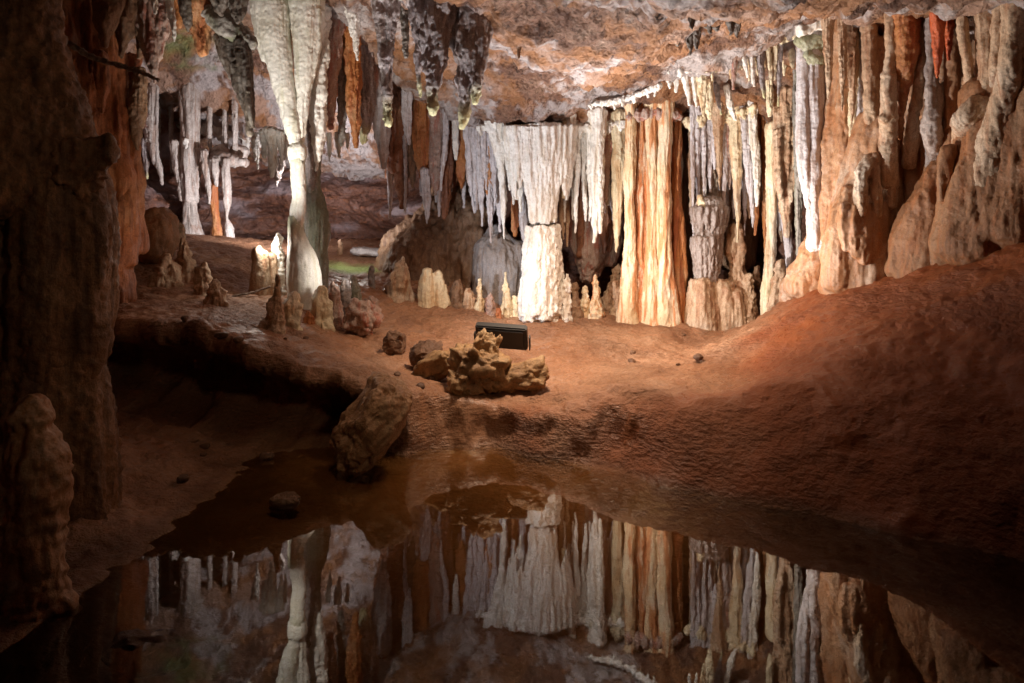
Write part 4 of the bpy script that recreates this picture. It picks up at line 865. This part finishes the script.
fused('body', [wpts([(880,120,44),(878,160,58),(872,195,66),(868,225,74),(868,258,84),(868,290,90)], 7.05), wpts([(850,190,18),(844,215,28),(842,245,36),(842,285,40)], 6.95), wpts([(908,90,34),(908,160,38),(902,210,46),(900,250,54),(900,285,60)], 6.95), wpts([(925,60,40),(925,150,40),(920,230,50)], 7.0)], 'flowstone', root, voxel=.018, r=.17, flute=.13, knob=.07, fine=.004, vert=.13, origin=P(870,250,6.9))
fused('arch', [wpts([(862,214,12),(861,192,12),(863,172,13),(872,160,14),(884,163,13),(890,180,12),(891,206,11)], 6.66), wpts([(875,168,10),(876,195,11),(878,216,9)], 6.64)], 'tan_calcite', root, voxel=.012, r=.06, flute=.12, knob=.2)
fused('drip_skirt', [wpts([(x,205,9),(x,228,15),(x+1,y1,11)], 6.66 + (x-870)**2*.00014) for x, y1 in [(846,248),(855,256),(864,262),(873,258),(882,266),(892,260),(902,252)]], 'flowstone', root, voxel=.014, r=.07, flute=.12, knob=.16)
tag(fused('flowstone_boss', [wpts([(945,160,30),(940,190,44),(932,225,56),(925,275,60)], 6.35), wpts([(962,110,36),(960,180,52),(955,215,60),(948,265,64)], 6.25), wpts([(918,195,14),(912,225,30),(908,270,40)], 6.45), wpts([(948,150,14),(945,175,16),(942,200,10)], 5.95)], 'flowstone_brown', voxel=.018, r=.17, flute=.13, knob=.07, fine=.004, vert=.13), 'smooth brown flowstone boss bulging below the grey white knobby column', 'flowstone', G)
tag(fused('flowstone_boss', [wpts([(992,90,50),(990,165,70),(985,205,78),(978,250,84)], 5.85), wpts([(1022,80,56),(1024,150,80),(1024,195,90),(1018,235,96)], 5.65), wpts([(1060,30,90),(1065,140,110),(1060,220,110)], 5.5), wpts([(972,165,24),(966,200,36),(960,250,44)], 5.95)], 'flowstone_brown', voxel=.018, r=.17, flute=.13, knob=.07, fine=.004, vert=.13), 'broad brown flowstone boss at the right edge above the crack', 'flowstone', G)

# ---- behind: masses on the back wall
tag(fused('flowstone_slope', [down_to_floor(wpts([(455,185,30),(448,215,54),(440,245,84),(432,280,110)], 10.7), 1.5), down_to_floor(wpts([(472,205,26),(474,235,46),(474,280,60)], 10.4), 1.5), wpts([(416,225,20),(408,250,46),(400,280,60)], 11.0)], 'brown_calcite', voxel=.022, r=.2, flute=.2, knob=.3, vert=.3), 'brown sloping flowstone mass below the rusty curtain', 'flowstone')
tag(fused('flowstone_mound', [down_to_floor(wpts([(497,232,22),(497,246,42),(499,262,50),(500,290,54)], 9.9), 1.5), down_to_floor(wpts([(518,246,16),(518,270,22),(518,292,26)], 9.8), 1.5)], 'blue_stone', voxel=.018, r=.12, flute=.16, knob=.2), 'blue grey rounded flowstone mound behind the left side of the curtain column', 'flowstone')
tag(fused('flowstone_pendant', [wpts([(588,170,34),(590,205,42),(592,235,40),(590,262,32),(588,278,18)], 9.9), wpts([(608,200,24),(610,235,24),(608,262,16)], 9.95), wpts([(574,185,16),(574,220,14),(576,250,10)], 9.85)], 'pink_calcite', voxel=.018, r=.12, flute=.2, knob=.14, vert=.2), 'pinkish grey hanging flowstone mass behind the stalactites right of the curtain column', 'flowstone')
tag(fused('flowstone_pendant', [wpts([(692,110,26),(690,160,22),(688,220,22),(690,300,26)], 9.6), wpts([(730,150,40),(735,200,40),(735,260,40)], 9.6)], 'brown_calcite', voxel=.022, r=.14, flute=.2, knob=.14), 'dark brown flowstone back wall right of the streaked column', 'flowstone')

# ---- stalagmites, left shelf
G = 'stalagmites round the tall white column'
gmite('glowing white stacked stalagmite on the flat stump, lit from behind', [(277,233,4),(277,238,8),(277,246,10),(278,258,12)], 'white_calcite', 8.25, group=G, ring=.14, ringf=95)
tag(fused('stump', [down_to_floor(wpts([(260,252,14),(260,270,18),(259,300,22)], 8.05), 1.5), down_to_floor(wpts([(271,257,14),(271,280,18),(271,310,22)], 8.2), 1.5)], 'tan_calcite', r=.1, voxel=.014), 'flat topped brown stump left of the tall white column, carrying the glowing stalagmite', 'stump', G)
for lab, pts, mat in [
    ('thin brown pointed stalagmite in front of the flat topped stump', [(276,276,4),(276,286,7),(276,300,11),(275,316,17),(275,332,23)], 'tan_calcite'),
    ('rounded cream knob at the left foot of the tall white column', [(291,297,11),(291,305,17),(292,316,17),(292,325,14)], 'cream_calcite'),
    ('orange topped pale stalagmite at the right foot of the tall white column', [(322,288,6),(322,297,13),(322,309,19),(322,324,22)], 'cream_calcite'),
    ('pinkish pale stalagmite right of the orange topped one', [(335,283,4),(335,292,9),(336,304,12),(336,320,14)], 'pink_calcite'),
    ('greenish pointed stalagmite behind the popcorn rock', [(354,277,3),(355,287,8),(356,300,11),(356,314,13)], 'moss_stone'),
    ('small grey stalagmite left of the greenish pointed one', [(344,281,4),(344,290,9),(345,303,11),(346,318,12)], 'blue_stone'),
    ('small orange knob on the floor at the right foot of the tall white column', [(308,312,6),(308,317,10),(308,324,11)], 'orange_calcite'),
    ('little stalagmite standing far back by the dark recess', [(340,239,3),(340,246,5),(340,255,6)], 'tan_calcite'),
    ('grey post stalagmite at the edge of the green patch', [(371,267,4),(371,276,6),(372,290,7)], 'blue_stone'),
    ('pale pointed stalagmite beside the round rust boulder', [(184,238,6),(185,248,11),(186,262,17),(186,280,19)], 'tan_calcite'),
    ('short pale stalagmite left of the pointed one by the rust boulder', [(170,256,8),(170,266,16),(171,284,20)], 'tan_calcite'),
    ('small stalagmite behind the pointed one by the rust boulder', [(181,224,4),(181,232,8),(182,244,10)], 'tan_calcite'),
    ('low brown lump stalagmite left of the two pale ones', [(158,268,8),(158,278,14),(158,288,16)], 'tan_calcite'),
    ('low brown lump stalagmite right of the two pale ones', [(205,264,6),(204,276,14),(203,292,18)], 'tan_calcite'),
    ('small brown stalagmite by the end of the dry stick', [(214,282,8),(216,292,16),(216,304,20)], 'tan_calcite'),
]:
    gmite(lab, pts, mat, group=G)

def boulder(name, label, ctr, size, mat, rot=(0,0,0), lump=.25, crag=.12, seed=1, group=None, cat='rock', sub=5, ridge=0., parent=None, fl=0., boxy=.8, sit=None):
    import bmesh
    bm = bmesh.new(); bmesh.ops.create_icosphere(bm, subdivisions=sub, radius=1)
    me = bpy.data.meshes.new(name); bm.to_mesh(me); bm.free()
    me.polygons.foreach_set('use_smooth', np.ones(len(me.polygons), bool))
    V = coords(me).astype(float)
    R = 1 + lump*fbm(V, 1.1, seed, 2) + crag*fbm(V, 2.8, seed+3, 4) + ridge*(1-2*np.abs(fbm(V, 1.7, seed+9, 3)))
    V = V * R[:, None]
    V = np.sign(V) * np.abs(V)**boxy
    if fl:                                              # facets: clamp against random planes
        rg = np.random.RandomState(seed)
        for _ in range(14):
            n = rg.normal(size=3); n /= np.linalg.norm(n); dd = V @ n; lim = rg.uniform(.62, .9)
            V -= np.clip(dd - lim, 0, None)[:, None] * n[None] * fl
    V = V * np.array(size)
    from mathutils import Euler
    M = np.array(Euler([math.radians(a) for a in rot]).to_matrix())
    V = V @ M.T + np.array(ctr)
    setco(me, V); N = normals(me)
    V = V + N * (.006*fbm(V, 30., seed+20, 3) + .012*fbm(V, 11., seed+21, 2))[:, None]
    setco(me, V)
    if sit is not None:                                  # settle into the clay
        zf = float(np.median(floor_z(V[:, 0], V[:, 1]))) ; V[:, 2] += zf - sit - V[:, 2].min(); setco(me, V)
        ctr = (ctr[0], ctr[1], float(V[:, 2].mean()))
    o = link(name, me, MATS[mat], ctr, parent)
    if label: tag(o, label, cat, group)
    return o

d = hit_floor(156, 262)
boulder('boulder', 'round rust brown boulder on the left shelf beneath the orange wall', P(156, 236, d), (.27,.25,.34), 'flowstone_brown', seed=5, lump=.12, crag=.06, cat='boulder')
d = hit_floor(363, 334)
boulder('popcorn_rock', 'knobbly pink popcorn rock on the floor right of the tall white column', P(362, 318, d), (.17,.15,.17), 'pink_calcite', seed=9, lump=.15, crag=.3, ridge=.12)
d = hit_floor(371, 314)
boulder('popcorn_rock', 'small pinkish lump behind the knobbly popcorn rock', P(371, 305, d), (.09,.08,.09), 'pink_calcite', seed=14, lump=.2, crag=.25)
d = hit_floor(250, 297)
w = [(*P(228,297,d-.1)[:3], .012), (*P(250,293,d)[:3], .014), (*P(270,287,d+.1)[:3], .010)]
tag(single('dry_stick', w, 'root_bark', segs=12, flute=0, knob=.2), 'pale dry stick leaning on the left shelf beside the flat topped stump', 'stick')
for lab, x, y, sx, sy_, sz, rot, sd in [
    ('pale flat slab lying far back under the dark recess, nearest the camera', 372, 252, .42, .25, .09, (6,4,10), 21),
    ('pale tilted slab propped behind the nearest flat one under the dark recess', 398, 247, .30, .2, .08, (10,18,-12), 24)]:
    d = min(hit_floor(x, y+4) or 11.6, 11.8)
    c = P(x, y, d); boulder('stone_slab', lab, (c[0], c[1], float(floor_z(c[0], c[1])[0]) + .06), (sx, sy_, sz), 'pale_slab', rot, seed=sd, fl=.9, group='pale slabs under the dark recess', cat='slab')

# ---- stalagmites, centre
G = 'stalagmites before the curtain column'
for lab, pts, mat in [
    ('squat pale pinkish stalagmite left of the cream double one', [(403,258,8),(401,268,18),(400,282,22),(400,297,26)], 'tan_calcite'),
    ('thin spindle stalagmite with a knob on top behind the cream double one', [(427,238,5),(427,244,8),(427,250,5),(427,262,5),(427,276,7)], 'tan_calcite'),
    ('low brown lump right of the cream double stalagmite', [(458,280,6),(457,290,12),(456,304,18)], 'brown_calcite'),
    ('slim cream pointed stalagmite left of the curtain column', [(480,280,2.5),(480,288,6),(480,298,8),(480,310,9)], 'cream_calcite'),
    ('short pinkish stalagmite right of the slim cream pointed one', [(489,295,5),(490,302,9),(490,314,10)], 'pink_calcite'),
    ('pale crooked stalagmite close to the left foot of the curtain column', [(504,272,3),(505,285,6),(506,298,9),(507,314,12)], 'cream_calcite'),
    ('small cream stalagmite touching the left foot of the curtain column', [(514,297,4),(514,304,8),(514,315,10)], 'cream_calcite'),
    ('tiny round orange stalagmite on the open floor left of the curtain column', [(499,309,4),(499,312,6),(499,318,6)], 'orange_calcite'),
    ('bright white post stalagmite close to the right foot of the curtain column', [(567,275,3),(566,284,9),(566,300,11),(565,320,12)], 'white_calcite'),
    ('brown stalagmite between the bright white post and the yellow one', [(574,284,6),(574,296,10),(575,318,12)], 'brown_calcite'),
    ('short yellow stalagmite left of its taller neighbour', [(584,288,4),(584,300,8),(584,318,10)], 'cream_calcite'),
    ('tall yellow pointed stalagmite midway between the two great columns', [(594,275,3),(594,288,8),(595,302,12),(595,318,15)], 'cream_warm'),
    ('brown leaning wedge stalagmite left of the streaked column', [(621,264,5),(617,280,11),(611,296,15),(607,312,18)], 'tan_calcite'),
    ('small brown stalagmite at the left foot of the streaked column', [(618,282,5),(618,298,10),(618,316,13)], 'tan_calcite'),
    ('small pale lump stalagmite behind the short pinkish one', [(470,290,5),(470,298,9),(470,308,11)], 'tan_calcite'),
]:
    gmite(lab, pts, mat, group=G)
d = hit_floor(432, 305)
tag(fused('stalagmite', [down_to_floor(wpts([(427,271,10),(427,284,15),(427,306,18)], d)), down_to_floor(wpts([(438,273,9),(438,286,14),(439,306,17)], d+.05)), wpts([(445,285,5),(446,305,10)], d+.05)], 'cream_calcite', r=.08, voxel=.012, ring=.04, origin=P(432,305,d)), 'cream double headed stalagmite on the floor below the rusty curtain', 'stalagmite', G)

# ---- the rock pile with the floodlight, and the big boulder
G = 'rocks of the pile on the ledge'
def onfloor(px, py, d): return P(px, py, d)
boulder('rock', 'craggy brown rock with an upright horn in front of the black floodlight', P(480, 366, 6.1), (.22,.20,.19), 'pile_stone', (0,8,10), seed=31, lump=.25, crag=.28, ridge=.15, sit=0.05, group=G)
boulder('rock', 'flat topped tan rock pointing right at the end of the pile', P(522, 366, 6.15), (.28,.18,.15), 'pile_stone', (5,-10,-8), seed=37, lump=.2, crag=.2, fl=.6, sit=0.04, group=G)
boulder('rock', 'upright brown horn of rock on top of the pile', P(486, 352, 6.12), (.10,.09,.16), 'pile_stone', (0,10,0), seed=43, lump=.3, crag=.3, ridge=.15, group=G)
boulder('rock', 'long yellowish rock slanting at the left of the pile', P(438, 356, 6.3), (.23,.13,.125), 'pile_stone', (0,-22,-12), seed=47, lump=.2, crag=.15, sit=0.04, group=G)
boulder('rock', 'dark pointed rock behind the long yellowish one', P(427, 346, 6.6), (.18,.14,.14), 'mud_stone', (0,-15,0), seed=53, lump=.3, crag=.3, fl=.6, sit=0.04, group=G)
boulder('rock', 'small dark peaked rock at the far left of the pile', P(394, 346, 7.0), (.13,.11,.12), 'mud_stone', (0,0,20), seed=59, lump=.3, crag=.35, fl=.6, sit=0.03, group=G)
boulder('rock', 'chunky brown rock low in the middle of the pile', P(466, 375, 6.0), (.16,.14,.13), 'pile_stone', (0,0,30), seed=61, lump=.25, crag=.25, ridge=.1, sit=0.05, group=G)
rg = random.Random(5)
for k in range(22):
    px, py = [(rg.uniform(395, 560), rg.uniform(352, 396)), (rg.uniform(120, 300), rg.uniform(436, 490)), (rg.uniform(560, 760), rg.uniform(330, 372)), (rg.uniform(180, 380), rg.uniform(318, 345))][k % 4]
    d = hit_floor(px, py)
    if d is None: continue
    q = rg.uniform(.022, .05)
    boulder('pebble', 'small brown stone lying loose on the clay floor', P(px, py, d), (q*1.3, q, q*.75), 'mud_stone', (0, 0, rg.uniform(0, 180)), seed=200+k, fl=.7, sub=3, cat='stone', sit=.008, group='loose stones on the clay')
boulder('boulder', 'big long brown boulder leaning from the ledge down to the pool', P(374, 424, 5.28), (.44,.27,.215), 'boulder_stone', (8,-47,12), seed=64, lump=.24, crag=.26, ridge=.05, fl=.45, boxy=.72, cat='boulder', sub=6)
boulder('pebble', 'small dark stone breaking the surface of the shallow pool', P(283, 500, 4.5), (.10,.07,.05), 'mud_stone', seed=71, fl=.6, cat='stone')
boulder('sunken_rock', 'dim angular rock lying in the water at the lower left', (-1.56, 2.92, -.07), (.18,.14,.10), 'mud_stone', (0,10,20), seed=73, fl=.8, cat='rock')

def simple_mat(name, col, rough, metal=0., emit=None, est=0.):
    m = bpy.data.materials.new(name); m.use_nodes = True; b = m.node_tree.nodes['Principled BSDF']
    n = m.node_tree.nodes.new('ShaderNodeTexNoise'); n.inputs['Scale'].default_value = 40
    r = ramp(m.node_tree, [tuple(c*.7 for c in col), col]); m.node_tree.links.new(n.outputs['Fac'], r.inputs['Fac']); m.node_tree.links.new(r.outputs['Color'], b.inputs['Base Color'])
    b.inputs['Roughness'].default_value = rough; b.inputs['Metallic'].default_value = metal
    if emit: b.inputs['Emission Color'].default_value = (*emit, 1); b.inputs['Emission Strength'].default_value = est
    return m
def box(name, c, sz, mat, parent, bev=.006):
    import bmesh
    bm = bmesh.new(); bmesh.ops.create_cube(bm, size=1)
    for v in bm.verts: v.co = Vector((v.co.x*sz[0]+c[0], v.co.y*sz[1]+c[1], v.co.z*sz[2]+c[2]))
    bmesh.ops.bevel(bm, geom=bm.edges[:], offset=bev, segments=2, affect='EDGES')
    me = bpy.data.meshes.new(name); bm.to_mesh(me); bm.free(); me.materials.append(mat)
    o = bpy.data.objects.new(name, me); COL.objects.link(o); o.parent = parent; return o
fl = empty('floodlight', P(502, 336, 6.62), 'black floodlight hidden behind the rock pile, its back to the camera', 'floodlight')
fl.rotation_euler = (math.radians(33), math.radians(3), math.radians(-10))
bk = simple_mat('black_metal', (.012,.012,.013), .5); lens = simple_mat('lamp_glass', (.8,.8,.8), .2, 0, (1,.95,.88), .8)
hs = box('housing', (0,0,0), (.50,.08,.27), bk, fl, .012)
box('back_plate', (0,-.046,0), (.44,.014,.21), bk, hs, .004)
box('lens', (0,.052,0), (.40,.008,.20), lens, fl, .002)
box('bracket', (-.27,0,-.06), (.012,.05,.16), bk, fl, .003); box('bracket', (.27,0,-.06), (.012,.05,.16), bk, fl, .003)

# ------------------------------------------------------------------ light: the floodlight, cave lamps, and added unseen fills
def spot(name, loc, target, watts, col, cone=120, blend=.8, size=.06):
    l = bpy.data.lights.new(name, 'SPOT'); l.energy = watts; l.color = col; l.spot_size = math.radians(cone); l.spot_blend = blend; l.shadow_soft_size = size
    o = bpy.data.objects.new(name, l); COL.objects.link(o); o.location = loc
    o.rotation_euler = (Vector(target) - Vector(loc)).to_track_quat('-Z', 'Y').to_euler(); return o
def point(name, loc, watts, col, size=.08):
    l = bpy.data.lights.new(name, 'POINT'); l.energy = watts; l.color = col; l.shadow_soft_size = size
    o = bpy.data.objects.new(name, l); COL.objects.link(o); o.location = loc; return o
COOL, NEU, WARM, LAV = (.93,.95,1), (1,.93,.84), (1,.72,.45), (.86,.82,1)
spot('floodlight_beam', P(503, 322, 6.95), P(835, 110, 7.6), 350, (1,.95,.89), 112, .9)
spot('curtain_lamp', P(385, 300, 7.3), P(660, 120, 9.3), 150, COOL, 118, .9)
spot('column_lamp', P(225, 288, 6.6), P(290, 20, 7.9), 235, NEU, 80, .8)
spot('foot_fill', P(388, 268, 7.7), P(312, 272, 8.0), 22, NEU, 46, .9)  # unseen spot added to brighten the foot of the white column
point('stump_lamp', P(266, 245, 8.0), 5, NEU, .02)
spot('chamber_lamp', P(306, 240, 10.0), P(240, 110, 12.3), 250, (.98,.93,.95), 128, .8)
spot('chamber_lamp', P(318, 240, 10.0), P(420, 150, 12.0), 60, (.98,.93,.95), 110, .8)
point('green_patch_fill', P(352, 243, 10.4), 5, NEU, .03)  # point light added so the green floor patch shows
spot('right_wall_fill', P(690, 312, 7.5), P(870, 70, 7.2), 140, (1,.87,.74), 98, .9)  # added spot without a visible source, lifts the right wall
spot('stalactite_fill', P(372, 358, 6.5), P(520, 0, 6.7), 420, (1,.95,.95), 92, .9)  # added fill for the large stalactites and the near ceiling
spot('ceiling_fill', P(600, 326, 7.9), P(590, -30, 5.9), 330, (1,.95,.9), 86, 1.)  # extra wash put in to brighten the ceiling from below
spot('left_wall_fill', P(175, 322, 6.1), P(95, 110, 6.7), 62, (1,.80,.6), 100, .9)  # unseen fill added to light the orange wall
spot('overhead_fill', (.35, 6.1, 3.4), P(590, 345, 7.2), 400, (1,.76,.55), 113, 1.0, .35)  # warm overhead fill added to brighten the clay floor
spot('pool_fill', (-.9, 4.1, 3.6), (-.8, 4.75, 0), 30, WARM, 56, 1.0, .25)  # fill added above the water so the pool bed shows
spot('front_fill', (1.6, 1.0, 2.7), P(520, 450, 5.3), 40, WARM, 55, 1.0, .2)  # added fill from the camera side onto ledge and pool
spot('front_fill', (1.6, 1.0, 2.7), P(85, 250, 4.0), 28, WARM, 46, 1.0, .2)  # second added camera-side fill, for the dark pillar

w = bpy.data.worlds.new('World'); scene.world = w; w.use_nodes = True
bg = w.node_tree.nodes['Background']
sky = w.node_tree.nodes.new('ShaderNodeTexSky'); sky.sky_type = 'NISHITA'; sky.sun_disc = False; sky.sun_elevation = math.radians(30)
w.node_tree.links.new(sky.outputs[0], bg.inputs['Color']); bg.inputs['Strength'].default_value = .001

cam = bpy.data.cameras.new('Camera'); co = bpy.data.objects.new('Camera', cam); COL.objects.link(co)
co.location = (0, 0, HC); co.rotation_euler = (math.pi/2, 0, 0)
cam.sensor_width = 36; cam.lens = 36*F/1024; cam.shift_y = -(341.5-HY)/1024; cam.clip_end = 200; cam.clip_start = .05
scene.camera = co
vs = scene.view_settings; vs.view_transform = 'Standard'; vs.look = 'None'; vs.exposure = .85; vs.gamma = 1; vs.use_curve_mapping = False
scene.cycles.max_bounces = 6; scene.cycles.use_denoising = True; scene.cycles.transparent_max_bounces = 8
scene.cycles.sample_clamp_indirect = 4; scene.cycles.caustics_reflective = False; scene.cycles.caustics_refractive = False
